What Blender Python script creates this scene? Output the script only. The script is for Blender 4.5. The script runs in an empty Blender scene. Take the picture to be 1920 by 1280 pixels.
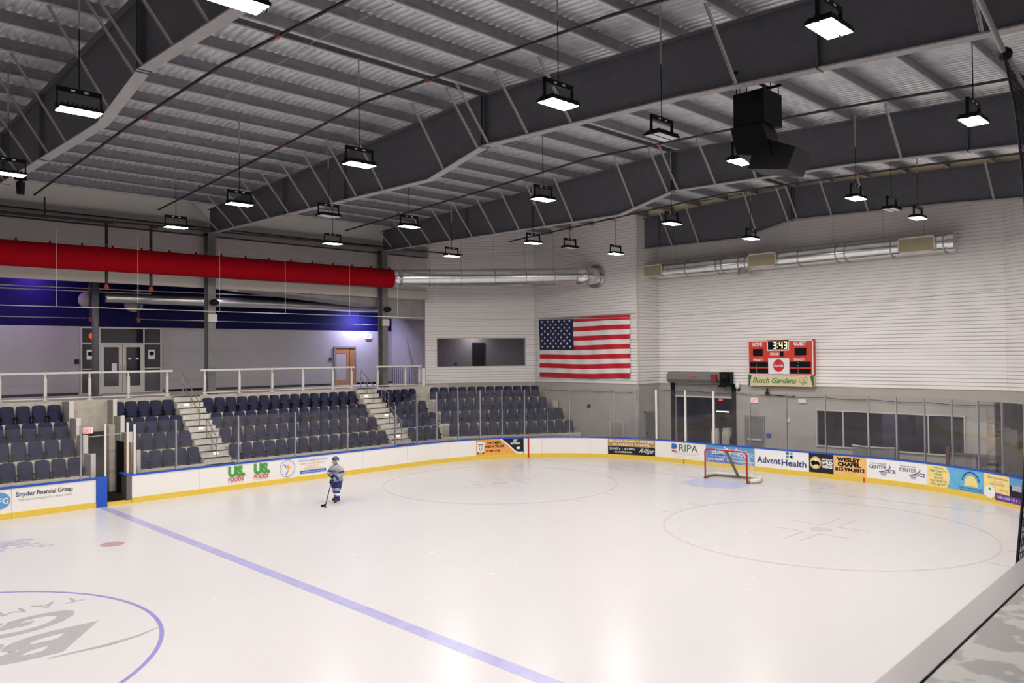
import bpy, bmesh, math, random
from math import sin, cos, pi, radians, sqrt, atan2, hypot
from mathutils import Vector, Matrix

random.seed(7)
S = bpy.context.scene
COL = S.collection

# ------------------------------------------------------------------ camera, world, exposure
cd = bpy.data.cameras.new('camera')
cd.sensor_width = 36.0
cd.lens = 1492.8 / 1920 * 36
cd.clip_start = 0.05
cd.clip_end = 300
cd.dof.use_dof = True
cd.dof.focus_distance = 26
cd.dof.aperture_fstop = 9
cam = bpy.data.objects.new('camera', cd)
cam.location = (-1.533, -17.036, 5.164)
cam.rotation_euler = (radians(90.9747), radians(.533), radians(-44.3684))
COL.objects.link(cam)
S.camera = cam

w = bpy.data.worlds.new('world')
S.world = w
w.use_nodes = True
w.node_tree.nodes['Background'].inputs[0].default_value = (.5, .5, .6, 1)
w.node_tree.nodes['Background'].inputs[1].default_value = .02
S.view_settings.view_transform = 'Standard'
S.view_settings.look = 'None'
S.view_settings.gamma = 1
S.view_settings.use_curve_mapping = False
S.view_settings.exposure = 0.0
LAMP = 352.0          # radiance of the LED strips of the high bay lamps

# ------------------------------------------------------------------ materials
MATS = {}


def mat(name, col, rough=.55, metal=0., var=.08, scale=6., bump=0., emit=0., spec=.5, stretch=None, coat=0.):
    if name in MATS:
        return MATS[name]
    m = bpy.data.materials.new(name)
    m.use_nodes = True
    nt = m.node_tree
    b = nt.nodes['Principled BSDF']
    b.inputs['Roughness'].default_value = rough
    b.inputs['Metallic'].default_value = metal
    b.inputs['Specular IOR Level'].default_value = spec
    b.inputs['Coat Weight'].default_value = coat
    tc = nt.nodes.new('ShaderNodeTexCoord')
    mp = nt.nodes.new('ShaderNodeMapping')
    nz = nt.nodes.new('ShaderNodeTexNoise')
    nz.inputs['Scale'].default_value = scale
    nz.inputs['Detail'].default_value = 4
    rp = nt.nodes.new('ShaderNodeValToRGB')
    if stretch:
        mp.inputs['Scale'].default_value = stretch
    c = Vector(col)
    lo, hi = c * (1 - var), c * (1 + var)
    rp.color_ramp.elements[0].position = .3
    rp.color_ramp.elements[1].position = .7
    rp.color_ramp.elements[0].color = (*lo, 1)
    rp.color_ramp.elements[1].color = (min(hi[0], 1), min(hi[1], 1), min(hi[2], 1), 1)
    L = nt.links.new
    L(tc.outputs['Object'], mp.inputs['Vector'])
    L(mp.outputs['Vector'], nz.inputs['Vector'])
    L(nz.outputs['Fac'], rp.inputs['Fac'])
    L(rp.outputs['Color'], b.inputs['Base Color'])
    if bump:
        bp = nt.nodes.new('ShaderNodeBump')
        bp.inputs['Strength'].default_value = bump
        bp.inputs['Distance'].default_value = .02
        L(nz.outputs['Fac'], bp.inputs['Height'])
        L(bp.outputs['Normal'], b.inputs['Normal'])
    if emit:
        L(rp.outputs['Color'], b.inputs['Emission Color'])
        b.inputs['Emission Strength'].default_value = emit
    MATS[name] = m
    return m


def glass_mat(name, tint, haze, gloss=.9):
    m = bpy.data.materials.new(name)
    m.use_nodes = True
    nt = m.node_tree
    for n in list(nt.nodes):
        nt.nodes.remove(n)
    L = nt.links.new
    out = nt.nodes.new('ShaderNodeOutputMaterial')
    tr = nt.nodes.new('ShaderNodeBsdfTransparent')
    tr.inputs[0].default_value = (*tint, 1)
    gl = nt.nodes.new('ShaderNodeBsdfGlossy')
    gl.inputs['Roughness'].default_value = .03
    df = nt.nodes.new('ShaderNodeBsdfDiffuse')
    df.inputs[0].default_value = (.8, .8, .82, 1)
    fr = nt.nodes.new('ShaderNodeFresnel')
    fr.inputs[0].default_value = 1.35
    ml = nt.nodes.new('ShaderNodeMath')
    ml.operation = 'MULTIPLY'
    ml.inputs[1].default_value = gloss
    tc = nt.nodes.new('ShaderNodeTexCoord')
    nz = nt.nodes.new('ShaderNodeTexNoise')
    nz.inputs['Scale'].default_value = 1.3
    nz.inputs['Detail'].default_value = 5
    m2 = nt.nodes.new('ShaderNodeMath')
    m2.operation = 'MULTIPLY'
    m2.inputs[1].default_value = haze * 2
    a = nt.nodes.new('ShaderNodeMixShader')
    b = nt.nodes.new('ShaderNodeMixShader')
    L(fr.outputs[0], ml.inputs[0])
    L(tc.outputs['Object'], nz.inputs['Vector'])
    L(nz.outputs['Fac'], m2.inputs[0])
    L(m2.outputs[0], a.inputs[0])
    L(tr.outputs[0], a.inputs[1])
    L(df.outputs[0], a.inputs[2])
    L(ml.outputs[0], b.inputs[0])
    L(a.outputs[0], b.inputs[1])
    L(gl.outputs[0], b.inputs[2])
    L(b.outputs[0], out.inputs[0])
    MATS[name] = m
    return m


M_white = mat('board_white', (.80, .78, .74), .35, var=.015, scale=2)
M_yellow = mat('kick_yellow', (.74, .52, .06), .4, var=.04)
M_blue = mat('cap_blue', (.012, .08, .48), .4, var=.06)
M_redp = mat('red_paint', (.45, .02, .02), .4)
M_seat = mat('seat_navy', (.014, .015, .052), .5, var=.12, scale=20, spec=.25)
M_seatleg = mat('seat_bracket', (.008, .008, .014), .6, spec=.15)
M_conc = mat('riser_concrete', (.56, .52, .44), .8, var=.12, scale=3, bump=.15)
M_concd = mat('floor_concrete', (.30, .29, .28), .7, var=.12, scale=2)
M_block = mat('lower_wall_paint', (.43, .40, .365), .75, var=.05, scale=1.2)
M_siding = mat('siding_white', (.80, .77, .755), .5, var=.03, scale=1)
M_liner = mat('liner_panel', (.52, .49, .48), .6, var=.05, scale=1)
M_cream = mat('cream_trim', (.60, .57, .51), .5, var=.04)
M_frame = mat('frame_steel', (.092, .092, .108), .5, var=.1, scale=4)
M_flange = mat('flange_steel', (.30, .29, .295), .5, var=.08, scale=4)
M_purlin = mat('purlin_steel', (.27, .27, .30), .42, .7, var=.14, scale=5)
M_lip = mat('purlin_lip', (.55, .55, .58), .4, .4)
M_deck = mat('galvanised_deck', (.86, .865, .89), .38, .74, var=.12, scale=3)
M_black = mat('black_metal', (.006, .006, .008), .5, spec=.2)
M_pipe = mat('black_pipe', (.014, .011, .009), .5, var=.4, scale=2)
M_rust = mat('orange_coupling', (.34, .06, .015), .6)
M_alu = mat('brushed_aluminium', (.20, .185, .185), .40, .8, var=.02, scale=6, stretch=(1, 6, 6))
M_galv = mat('spiral_duct_metal', (.66, .67, .66), .24, .92, var=.10, scale=5)
M_redduct = mat('red_fabric_duct', (.30, .002, .008), .85, var=.06, scale=3, bump=.2, spec=.08)
M_rail = mat('white_railing', (.68, .65, .60), .4, var=.03)
M_steel = mat('steel_handrail', (.42, .40, .38), .35, .7)
M_navy = mat('navy_wall_paint', (.004, .004, .05), .7, spec=.15, var=.06)
M_lilac = mat('concourse_wall_paint', (.35, .335, .34), .7, var=.04, scale=4)
M_dark = mat('dark_paint', (.010, .010, .015), .8, spec=.1)
M_darkglass = mat('dark_tinted_glass', (.012, .012, .022), .08)
M_wood = mat('wooden_door', (.35, .17, .07), .5, var=.2, scale=3, stretch=(6, 6, .6))
M_gdoor = mat('grey_door_paint', (.20, .195, .19), .5)
M_signw = mat('sign_white', (.8, .8, .8), .5, var=.02)
M_exit = mat('exit_red', (.8, .03, .04), .5, emit=1.2)
M_exitw = mat('exit_face', (.8, .6, .58), .5, emit=.5)
M_rubber = mat('rubber_floor', (.012, .012, .013), .9)
M_ply = mat('plywood_box', (.42, .29, .12), .7, var=.15)
M_tblack = mat('print_black', (.006, .006, .009), .6, spec=.1)
M_tnavy = mat('print_navy', (.03, .03, .16), .5)
M_twhite = mat('print_white', (.8, .79, .78), .5, var=.02)
M_tgrey = mat('print_grey', (.38, .38, .42), .5)
M_tgreen = mat('print_green', (.06, .32, .05), .5)
M_tdgreen = mat('print_dark_green', (.02, .13, .05), .5)
M_tred = mat('print_red', (.62, .04, .03), .5)
M_tblue = mat('print_blue', (.03, .13, .48), .5)
M_tlblue = mat('print_light_blue', (.10, .29, .56), .5)
M_tsky = mat('print_sky_blue', (.12, .42, .68), .5)
M_torange = mat('print_orange', (.80, .36, .08), .5)
M_tyel = mat('print_pale_yellow', (.83, .66, .26), .5)
M_tgold = mat('print_gold', (.42, .25, .08), .5)
M_tchar = mat('print_charcoal', (.02, .02, .028), .6, spec=.15)
M_tpurple = mat('print_purple', (.10, .03, .26), .5)
M_tpink = mat('print_pink', (.6, .06, .2), .5)
M_line_blue = mat('ice_line_blue', (.37, .36, .58), .28, var=.1, scale=3)
M_line_blue2 = mat('ice_circle_blue', (.25, .23, .52), .28, var=.05)
M_line_red = mat('ice_line_faint_red', (.53, .49, .50), .28, var=.06, scale=3)
M_line_spot = mat('ice_spot_red', (.46, .28, .30), .28, var=.08)
M_crease = mat('ice_crease_blue', (.44, .47, .64), .28, var=.04)
M_logo = mat('ice_logo_grey', (.36, .36, .36), .3, var=.05)
M_logo2 = mat('ice_logo_bluegrey', (.42, .43, .54), .3, var=.1, scale=8)
M_net = mat('goal_net', (.75, .72, .64), .8)
M_pad = mat('goal_pad', (.70, .66, .60), .7, var=.1, scale=8)
M_olive = mat('goal_frame_dark', (.16, .15, .09), .6)
M_strip = None
G_rink = glass_mat('rink_glass', (.95, .955, .965), .018, .9)
G_win = glass_mat('window_glass', (.72, .71, .75), .003, .8)


def emission_mat(name, col, strength):
    m = bpy.data.materials.new(name)
    m.use_nodes = True
    nt = m.node_tree
    for n in list(nt.nodes):
        nt.nodes.remove(n)
    o = nt.nodes.new('ShaderNodeOutputMaterial')
    e = nt.nodes.new('ShaderNodeEmission')
    e.inputs[0].default_value = (*col, 1)
    e.inputs[1].default_value = strength
    nt.links.new(e.outputs[0], o.inputs[0])
    MATS[name] = m
    return m


M_strip = emission_mat('led_strip_lit', (1.0, .945, .90), LAMP)
M_stripoff = mat('led_strip_unlit', (.6, .6, .62), .3)

# ice: glossy white surface with wear, seen slightly rough
def ice_material():
    m = bpy.data.materials.new('ice')
    m.use_nodes = True
    nt = m.node_tree
    b = nt.nodes['Principled BSDF']
    L = nt.links.new
    tc = nt.nodes.new('ShaderNodeTexCoord')
    mp = nt.nodes.new('ShaderNodeMapping')
    mp.inputs['Scale'].default_value = (.08, .22, 1)
    nz = nt.nodes.new('ShaderNodeTexNoise')
    nz.inputs['Scale'].default_value = .9
    nz.inputs['Detail'].default_value = 6
    nz.inputs['Roughness'].default_value = .6
    rp = nt.nodes.new('ShaderNodeValToRGB')
    rp.color_ramp.elements[0].position = .32
    rp.color_ramp.elements[0].color = (.555, .541, .550, 1)
    rp.color_ramp.elements[1].position = .68
    rp.color_ramp.elements[1].color = (.578, .564, .568, 1)
    mp2 = nt.nodes.new('ShaderNodeMapping')
    mp2.inputs['Scale'].default_value = (1, 3, 1)
    mp2.inputs['Rotation'].default_value = (0, 0, .5)
    n2 = nt.nodes.new('ShaderNodeTexNoise')
    n2.inputs['Scale'].default_value = 1.5
    n2.inputs['Detail'].default_value = 3
    r2 = nt.nodes.new('ShaderNodeMapRange')
    r2.inputs['To Min'].default_value = .20
    r2.inputs['To Max'].default_value = .30
    bp = nt.nodes.new('ShaderNodeBump')
    bp.inputs['Strength'].default_value = .008
    bp.inputs['Distance'].default_value = .01
    L(tc.outputs['Object'], mp.inputs[0]); L(mp.outputs[0], nz.inputs['Vector'])
    L(nz.outputs['Fac'], rp.inputs['Fac']); L(rp.outputs['Color'], b.inputs['Base Color'])
    L(tc.outputs['Object'], mp2.inputs[0]); L(mp2.outputs[0], n2.inputs['Vector'])
    L(n2.outputs['Fac'], r2.inputs['Value']); L(r2.outputs[0], b.inputs['Roughness'])
    L(n2.outputs['Fac'], bp.inputs['Height'])
    b.inputs['IOR'].default_value = 1.31
    MATS['ice'] = m
    return m


M_ice = ice_material()

# ------------------------------------------------------------------ mesh building helpers


def wloc(o):
    v = Vector((0, 0, 0))
    while o is not None:
        v += o.location
        o = o.parent
    return v


def clipx(P, x, sg):
    out = []
    for i in range(len(P)):
        a, b = P[i], P[(i + 1) % len(P)]
        ia, ib = sg * (a[0] - x) >= 0, sg * (b[0] - x) >= 0
        if ia: out.append(a)
        if ia != ib:
            t = (x - a[0]) / (b[0] - a[0]); out.append((x, a[1] + (b[1] - a[1]) * t))
    return out


class MB:
    def __init__(s):
        s.v = []; s.f = []; s.mi = []; s.cur = 0; s.sm = False

    def add(s, vs, fs):
        n = len(s.v)
        s.v += [tuple(v) for v in vs]
        for f in fs:
            s.f.append([n + i for i in f]); s.mi.append(s.cur)
        return s

    def box(s, x0, y0, z0, x1, y1, z1):
        return s.add([(x0, y0, z0), (x1, y0, z0), (x1, y1, z0), (x0, y1, z0), (x0, y0, z1), (x1, y0, z1), (x1, y1, z1), (x0, y1, z1)],
                     [(0, 3, 2, 1), (4, 5, 6, 7), (0, 1, 5, 4), (1, 2, 6, 5), (2, 3, 7, 6), (3, 0, 4, 7)])

    def hexa(s, p):      # 8 points, bottom 4 then top 4
        return s.add(p, [(0, 3, 2, 1), (4, 5, 6, 7), (0, 1, 5, 4), (1, 2, 6, 5), (2, 3, 7, 6), (3, 0, 4, 7)])

    def bar(s, a, b, wd, th, up=(0, 0, 1)):
        a, b = Vector(a), Vector(b)
        d = (b - a).normalized()
        u = Vector(up)
        if abs(d.dot(u)) > .98:
            u = Vector((1, 0, 0))
        r = d.cross(u).normalized(); u = r.cross(d).normalized()
        r *= wd / 2; u *= th / 2
        return s.hexa([a - r - u, a + r - u, a + r + u, a - r + u, b - r - u, b + r - u, b + r + u, b - r + u])

    def tube(s, pts, rad, n=10, cap=True, tw=0):
        pts = [Vector(p) for p in pts]
        if not hasattr(rad, '__len__'):
            rad = [rad] * len(pts)
        rings = []
        prev = None
        for i, p in enumerate(pts):
            if i == 0: d = pts[1] - p
            elif i == len(pts) - 1: d = p - pts[-2]
            else: d = (pts[i + 1] - p).normalized() + (p - pts[i - 1]).normalized()
            d = d.normalized() if d.length > 1e-9 else Vector((0, 0, 1))
            if prev is None:
                u = Vector((0, 0, 1)) if abs(d.z) < .95 else Vector((1, 0, 0))
            else:
                u = prev
            r = d.cross(u)
            if r.length < 1e-6:
                r = d.cross(Vector((0, 1, 0)))
            r.normalize(); u = r.cross(d).normalized(); prev = u
            rings.append([p + (r * cos(2 * pi * k / n) + u * sin(2 * pi * k / n)) * rad[i] for k in range(n)])
        vs = [v for rg in rings for v in rg]
        fs = []
        for i in range(len(rings) - 1):
            for k in range(n):
                a, b = i * n + k, i * n + (k + 1) % n
                fs.append((a, b, b + n, a + n))
        if cap:
            fs.append(tuple(range(n))[::-1]); fs.append(tuple(range((len(rings) - 1) * n, len(rings) * n)))
        return s.add(vs, fs)

    def ell(s, c, r, n=12, m=8, rot=None):
        vs = []; fs = []
        for i in range(m + 1):
            t = pi * i / m
            for k in range(n):
                a = 2 * pi * k / n
                p = Vector((r[0] * sin(t) * cos(a), r[1] * sin(t) * sin(a), r[2] * cos(t)))
                if rot is not None: p = rot @ p
                vs.append(Vector(c) + p)
        for i in range(m):
            for k in range(n):
                a, b = i * n + k, i * n + (k + 1) % n
                fs.append((a, a + n, b + n, b))
        return s.add(vs, fs)

    def poly(s, pts, f=None):
        """flat polygon of 2d points through map f"""
        if f is not None and getattr(f, 'curved', False):
            xs = [p[0] for p in pts]; a, b = min(xs), max(xs)
            n = max(1, int((b - a) / .1))
            for i in range(n):
                q = clipx(clipx(list(pts), a + (b - a) * i / n, 1), a + (b - a) * (i + 1) / n, -1)
                if len(q) > 2: s.add([f(*p) for p in q], [tuple(range(len(q)))])
            return s
        P = [f(*p) if f else p for p in pts]
        return s.add(P, [tuple(range(len(P)))])

    def grid(s, f, u0, u1, v0, v1, nu, nv):
        vs = [f(u0 + (u1 - u0) * i / nu, v0 + (v1 - v0) * j / nv) for j in range(nv + 1) for i in range(nu + 1)]
        fs = [(j * (nu + 1) + i, j * (nu + 1) + i + 1, (j + 1) * (nu + 1) + i + 1, (j + 1) * (nu + 1) + i) for j in range(nv) for i in range(nu)]
        return s.add(vs, fs)

    def build(s, name, mats, parent=None, smooth=False, **tags):
        me = bpy.data.meshes.new(name)
        off = wloc(parent) if parent is not None else Vector((0, 0, 0))
        me.from_pydata([tuple(Vector(v) - off) for v in s.v], [], s.f)
        if not isinstance(mats, (list, tuple)):
            mats = [mats]
        for m in mats:
            me.materials.append(m)
        for p, mi in zip(me.polygons, s.mi):
            p.material_index = mi
            p.use_smooth = smooth
        me.update()
        o = bpy.data.objects.new(name, me)
        COL.objects.link(o)
        if parent is not None:
            o.parent = parent
        for k, v in tags.items():
            o[k] = v
        return o


def thing(name, label, cat, loc=(0, 0, 0), group=None, rz=0):
    o = bpy.data.objects.new(name, None)
    o.empty_display_size = .2
    o.location = loc
    o.rotation_euler = (0, 0, rz)
    COL.objects.link(o)
    o['label'] = label; o['category'] = cat
    if group: o['group'] = group
    return o


def tag(o, label, cat, group=None, kind=None):
    o['label'] = label; o['category'] = cat
    if group: o['group'] = group
    if kind: o['kind'] = kind
    return o


def struct(mb, name, m, smooth=False, label=None):
    o = mb.build(name, m, smooth=smooth)
    o['kind'] = 'structure'
    if label: o['label'] = label
    return o


def copy_tree(o, parent=None):
    c = o.copy()
    COL.objects.link(c)
    c.parent = parent
    for ch in [x for x in bpy.data.objects if x.parent == o]:
        copy_tree(ch, c)
    return c


_tx = {}


def text2d(txt, bold=0., shear=0., spacing=1., align='CENTER', res=3):
    key = (txt, bold, shear, spacing, align)
    if key in _tx: return _tx[key]
    cu = bpy.data.curves.new('t', 'FONT')
    cu.body = txt; cu.size = 1; cu.offset = bold; cu.shear = shear; cu.space_character = spacing
    cu.align_x = align; cu.resolution_u = res; cu.fill_mode = 'FRONT'
    o = bpy.data.objects.new('t', cu)
    COL.objects.link(o)
    dg = bpy.context.evaluated_depsgraph_get()
    me = bpy.data.meshes.new_from_object(o.evaluated_get(dg))
    vs = [(v.co.x, v.co.y) for v in me.vertices]
    fs = [tuple(p.vertices) for p in me.polygons]
    bpy.data.objects.remove(o); bpy.data.curves.remove(cu); bpy.data.meshes.remove(me)
    _tx[key] = (vs, fs)
    return vs, fs


def put_text(mb, txt, f, x, y, h, wdt=None, **kw):
    """text into mb: centre x, baseline y, cap height h, optional total width; f maps (x,y)->3d"""
    vs, fs = text2d(txt, **kw)
    if not vs: return mb
    xs = [v[0] for v in vs]
    cx, W = (min(xs) + max(xs)) / 2, max(xs) - min(xs)
    sy = h / .70
    sx = (wdt / W) if wdt else sy
    return mb.add([f(x + (a - cx) * sx, y + b * sy) for a, b in vs], fs)


def circle2(cx, cy, rx, ry=None, n=28, a0=0, a1=2 * pi):
    ry = ry or rx
    full = abs(a1 - a0 - 2 * pi) < 1e-6
    k = n if full else n + 1
    return [(cx + rx * cos(a0 + (a1 - a0) * i / n), cy + ry * sin(a0 + (a1 - a0) * i / n)) for i in range(k)]


def ring2(mb, f, cx, cy, r0, r1, n=60, a0=0, a1=2 * pi, yx=1.):
    for i in range(n):
        a, b = a0 + (a1 - a0) * i / n, a0 + (a1 - a0) * (i + 1) / n
        mb.add([f(cx + r0 * cos(a), cy + r0 * sin(a) * yx), f(cx + r1 * cos(a), cy + r1 * sin(a) * yx),
                f(cx + r1 * cos(b), cy + r1 * sin(b) * yx), f(cx + r0 * cos(b), cy + r0 * sin(b) * yx)], [(0, 1, 2, 3)])


_jit = [0]


def stroke2(mb, f, pts, wd):
    """thick 2d polyline"""
    for i in range(len(pts) - 1):
        a, b = Vector(pts[i]), Vector(pts[i + 1])
        wa = wd[i] if hasattr(wd, '__len__') else wd
        wb = wd[i + 1] if hasattr(wd, '__len__') else wd
        d = (b - a)
        if d.length < 1e-6: continue
        n = Vector((-d.y, d.x)).normalized()
        e = d.normalized() * min(wa, wb) * .2
        q = [a - n * wa / 2 - e, b - n * wb / 2 + e, b + n * wb / 2 + e, a + n * wa / 2 - e]
        P = [Vector(f(p.x, p.y)) for p in q]
        nrm = (P[1] - P[0]).cross(P[3] - P[0])
        _jit[0] = (_jit[0] + 1) % 5
        if nrm.length > 1e-12: P = [v + nrm.normalized() * (_jit[0] - 2) * .00035 for v in P]
        mb.add(P, [(0, 1, 2, 3)])


ORD = ['first', 'second', 'third', 'fourth', 'fifth', 'sixth', 'seventh', 'eighth', 'ninth', 'tenth', 'eleventh', 'twelfth', 'thirteenth',
       'fourteenth', 'fifteenth', 'sixteenth', 'seventeenth', 'eighteenth', 'nineteenth', 'twentieth', 'twenty-first', 'twenty-second',
       'twenty-third', 'twenty-fourth', 'twenty-fifth', 'twenty-sixth', 'twenty-seventh', 'twenty-eighth', 'twenty-ninth', 'thirtieth']

# ------------------------------------------------------------------ rink path
XE, HY, R0 = 30.47, 12.9, 8.53
CX, CY = XE - R0, HY - R0
ARC = R0 * pi / 2
BT = 1.03       # height of the board top


def path(s, off=0.):
    """point and outward normal on the boards; off > 0 is away from the ice"""
    if s < CX: p, n = Vector((s, HY)), Vector((0, 1))
    else:
        s -= CX
        if s < ARC:
            a = s / R0; n = Vector((sin(a), cos(a))); p = Vector((CX, CY)) + n * R0
        else:
            s -= ARC
            if s < 2 * CY: p, n = Vector((XE, CY - s)), Vector((1, 0))
            else:
                s -= 2 * CY
                if s < ARC:
                    a = s / R0; n = Vector((cos(a), -sin(a))); p = Vector((CX, -CY)) + n * R0
                else:
                    s -= ARC; p, n = Vector((CX - s, -HY)), Vector((0, -1))
    return p + n * off


def pm(off):
    def f(s, z):
        p = path(s, off)
        return (p.x, p.y, z)
    f.curved = True
    return f


def swept(mb, s0, s1, o0, o1, z0, z1, step=.3):
    n = max(1, int(math.ceil((s1 - s0) / step)))
    ss = [s0 + (s1 - s0) * i / n for i in range(n + 1)]
    vs = []
    for s in ss:
        a, b = path(s, o0), path(s, o1)
        vs += [(a.x, a.y, z0), (b.x, b.y, z0), (b.x, b.y, z1), (a.x, a.y, z1)]
    fs = [(0, 1, 2, 3), tuple(4 * n + i for i in (3, 2, 1, 0))]
    for i in range(n):
        a = 4 * i
        for k in range(4):
            fs.append((a + k, a + 4 + k, a + 4 + (k + 1) % 4, a + (k + 1) % 4))
    mb.add(vs, fs)
    return mb


# ------------------------------------------------------------------ ice and floor
N = 40
outl = [(-22, HY), (CX, HY)]
outl += [(CX + R0 * sin(a), CY + R0 * cos(a)) for a in [pi / 2 * i / N for i in range(1, N + 1)]]
outl += [(XE, -CY)]
outl += [(CX + R0 * cos(a), -CY - R0 * sin(a)) for a in [pi / 2 * i / N for i in range(1, N + 1)]]
outl += [(-22, -HY)]
ice = MB().poly([(x, y, 0) for x, y in outl][::-1])
ice_o = struct(ice, 'floor', M_ice, label='white skating ice of the hockey rink')
fl = MB().box(-22, -24, -.3, 38, 24, -.02)
struct(fl, 'floor_concrete', M_concd, label='grey concrete floor around the boards')

gz = lambda z: (lambda x, y: (x, y, z))


def marking(name, mb, m, label=None):
    o = mb.build(name, m, parent=ice_o)
    if label: o['label'] = label
    return o


g = gz(.002)
mb = MB().grid(g, 7.55, 7.85, -12.9, 12.88, 1, 20); marking('blue_line', mb, M_line_blue, 'pale blue line painted across the ice')
mb = MB(); hh = CY + sqrt(R0 ** 2 - (27.13 - CX) ** 2); mb.grid(g, 27.10, 27.16, -hh, hh, 1, 20)
marking('goal_line', mb, M_line_red)
for sgn in (1, -1):
    mb = MB(); stroke2(mb, g, [(27.13, sgn * 3.35), (XE, sgn * 4.17)], .05); marking('trapezoid_line', mb, M_line_red)
mb = MB(); ring2(mb, g, 0, 0, 4.52, 4.60, 120); marking('centre_circle', mb, M_line_blue2, 'thin blue centre circle')
mb = MB().poly(circle2(6.05, 6.72, .31), gz(.0025)); marking('neutral_spot', mb, M_line_spot, 'red neutral zone spot near the blue line')
for (cx, cy, r) in ((20.75, 6.5, 4.68), (21.2, -6.62, 4.50)):
    mb = MB(); ring2(mb, g, cx, cy, r - .03, r + .03, 120)
    for a in (1, -1):     # hash marks outside the circle
        for b in (1, -1):
            mb.grid(g, cx + b * .85 - .03, cx + b * .85 + .03, min(cy + a * (r + .02), cy + a * (r + .62)), max(cy + a * (r + .02), cy + a * (r + .62)), 1, 1)
            # the L marks around the spot
            x0, y0 = cx + a * .6, cy + b * .23
            mb.grid(g, min(x0, x0 + a * 1.2), max(x0, x0 + a * 1.2), y0 - .03, y0 + .03, 1, 1)
            mb.grid(g, x0 - .03, x0 + .03, min(y0, y0 + b * .9), max(y0, y0 + b * .9), 1, 1)
    mb.poly(circle2(cx, cy, .31), gz(.0025))
    marking('face_off_circle', mb, M_line_red)
# goal crease
mb = MB()
pts = [(27.10, 1.22)] + [(27.13 - 1.83 * sin(a), 1.83 * cos(a)) for a in [radians(48 + (132 - 48) * i / 16) for i in range(17)]] + [(27.10, -1.22)]
mb.poly(pts, g); marking('goal_crease', mb, M_crease, 'pale blue goal crease')
# centre logo, reads from the far side of the rink (turned half round)
lg = lambda x, y: (-x, -y, .0022)
mb = MB()
put_text(mb, 'Busch', lg, -.35, .05, 1.25, 6.6, shear=.5, bold=.035)
stroke2(mb, lg, [(-4.35, 1.25), (-3.9, 1.45), (-3.3, 1.55), (-2.4, 1.5)], [.02, .08, .14, .05])
put_text(mb, 'Gardens', lg, -.1, -1.25, 1.0, 6.8, shear=.5, bold=.03)
put_text(mb, 'TAMPA', lg, -2.6, -2.05, .36, 2.6, spacing=1.3)
marking('centre_logo', mb, M_logo, 'grey lettering at centre ice')
mb = MB()
random.seed(3)
for i in range(34):
    x = 1.5 + random.random() * 3.0; y = 8.6 + random.gauss(0, .42)
    stroke2(mb, g, [(x, y), (x + random.uniform(.2, .6), y + random.uniform(-.25, .25))], random.uniform(.05, .16))
marking('rink_logo', mb, M_logo2, 'faint blue-grey team logo in the ice')

# ------------------------------------------------------------------ dasher boards
GATE0, GATE1 = 7.85, 8.68
breaks = [(-5.0, -2.5), (-2.5, -.05), (-.05, 2.4), (2.4, 4.95), (4.95, 7.5)]
k = GATE1
while k < 50.7:
    step = 2.447 if k < 20 else 1.22 if k < CX + ARC else (2.2 if k < CX + ARC + 2 * CY else 1.22)
    step = min(step * (2 if step < 1.3 else 1), 2.44)
    breaks.append((k, k + step)); k += step
S_END = k
breaks.append((S_END, S_END + 2.4)); breaks.append((S_END + 2.4, S_END + 4.8))


def nn(i): return ORD[i]


right_i = left_i = 0
lefts = [b for b in breaks if b[1] < GATE0]
rights = [b for b in breaks if b[0] >= GATE1 - .01]
for side, L in (('left', lefts[::-1]), ('right', rights)):
    for i, (s0, s1) in enumerate(L):
        c = path((s0 + s1) / 2, .05)
        t = thing('dasher_board', 'white rink board panel, %s one to the %s of the open gate' % (nn(i), side), 'rink board', (c.x, c.y, 0), 'rink boards around the ice')
        swept(MB(), s0 + .004, s1 - .004, 0, .12, .19, BT - .05).build('facing', M_white, t)
        swept(MB(), s0 + .002, s1 - .002, -.015, .13, 0, .2).build('kick_plate', M_yellow, t, label='yellow kick plate')
        swept(MB(), s0, s1, -.02, .17, BT - .05, BT).build('top_rail', M_blue, t, label='blue top rail')
# blue gate post and the gate opening
t = thing('gate_post', 'solid blue board section ending at the open gate', 'rink board', (7.68, 12.95, 0))
swept(MB(), 7.5, 7.85, -.03, .16, 0, BT + .02).build('post_body', M_blue, t)
t = thing('gate_jamb', 'pale grey upright jamb at the right side of the open gate', 'jamb', (8.6, 13.02, 0))
swept(MB(), 8.5, 8.67, .0, .5, .12, BT).build('jamb_post', M_gdoor if False else M_alu, t)
swept(MB(), 8.42, 8.7, -.03, .55, BT, BT + .05).build('jamb_cap', M_blue, t)
t = MB(); swept(t, 7.86, 8.67, -.015, .13, 0, .09); swept(t, 7.86, 8.67, -.015, .2, .09, .12)
tag(t.build('gate_sill', M_yellow), 'low yellow sill across the open gate', 'sill')

# red goal line mark up the boards and small red ticks
s_gl = CX + R0 * atan2(27.13 - CX, sqrt(R0 ** 2 - (27.13 - CX) ** 2))
t = MB().grid(pm(-.021), s_gl - .035, s_gl + .035, .0, BT - .02, 1, 1)
tag(t.build('goal_line_stripe', M_redp), 'dark red vertical stripe up the boards beside the orange banner', 'stripe')
for u, lab in ((CX + ARC + CY - 4.17, 'short red tick on the kick plate left of the goal'), (CX + ARC + CY + 4.17, 'short red tick on the kick plate under the phone number banner')):
    t = MB().grid(pm(-.022), u - .03, u + .03, .0, .2, 1, 1)
    tag(t.build('trapezoid_tick', M_tred), lab, 'stripe')

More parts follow.
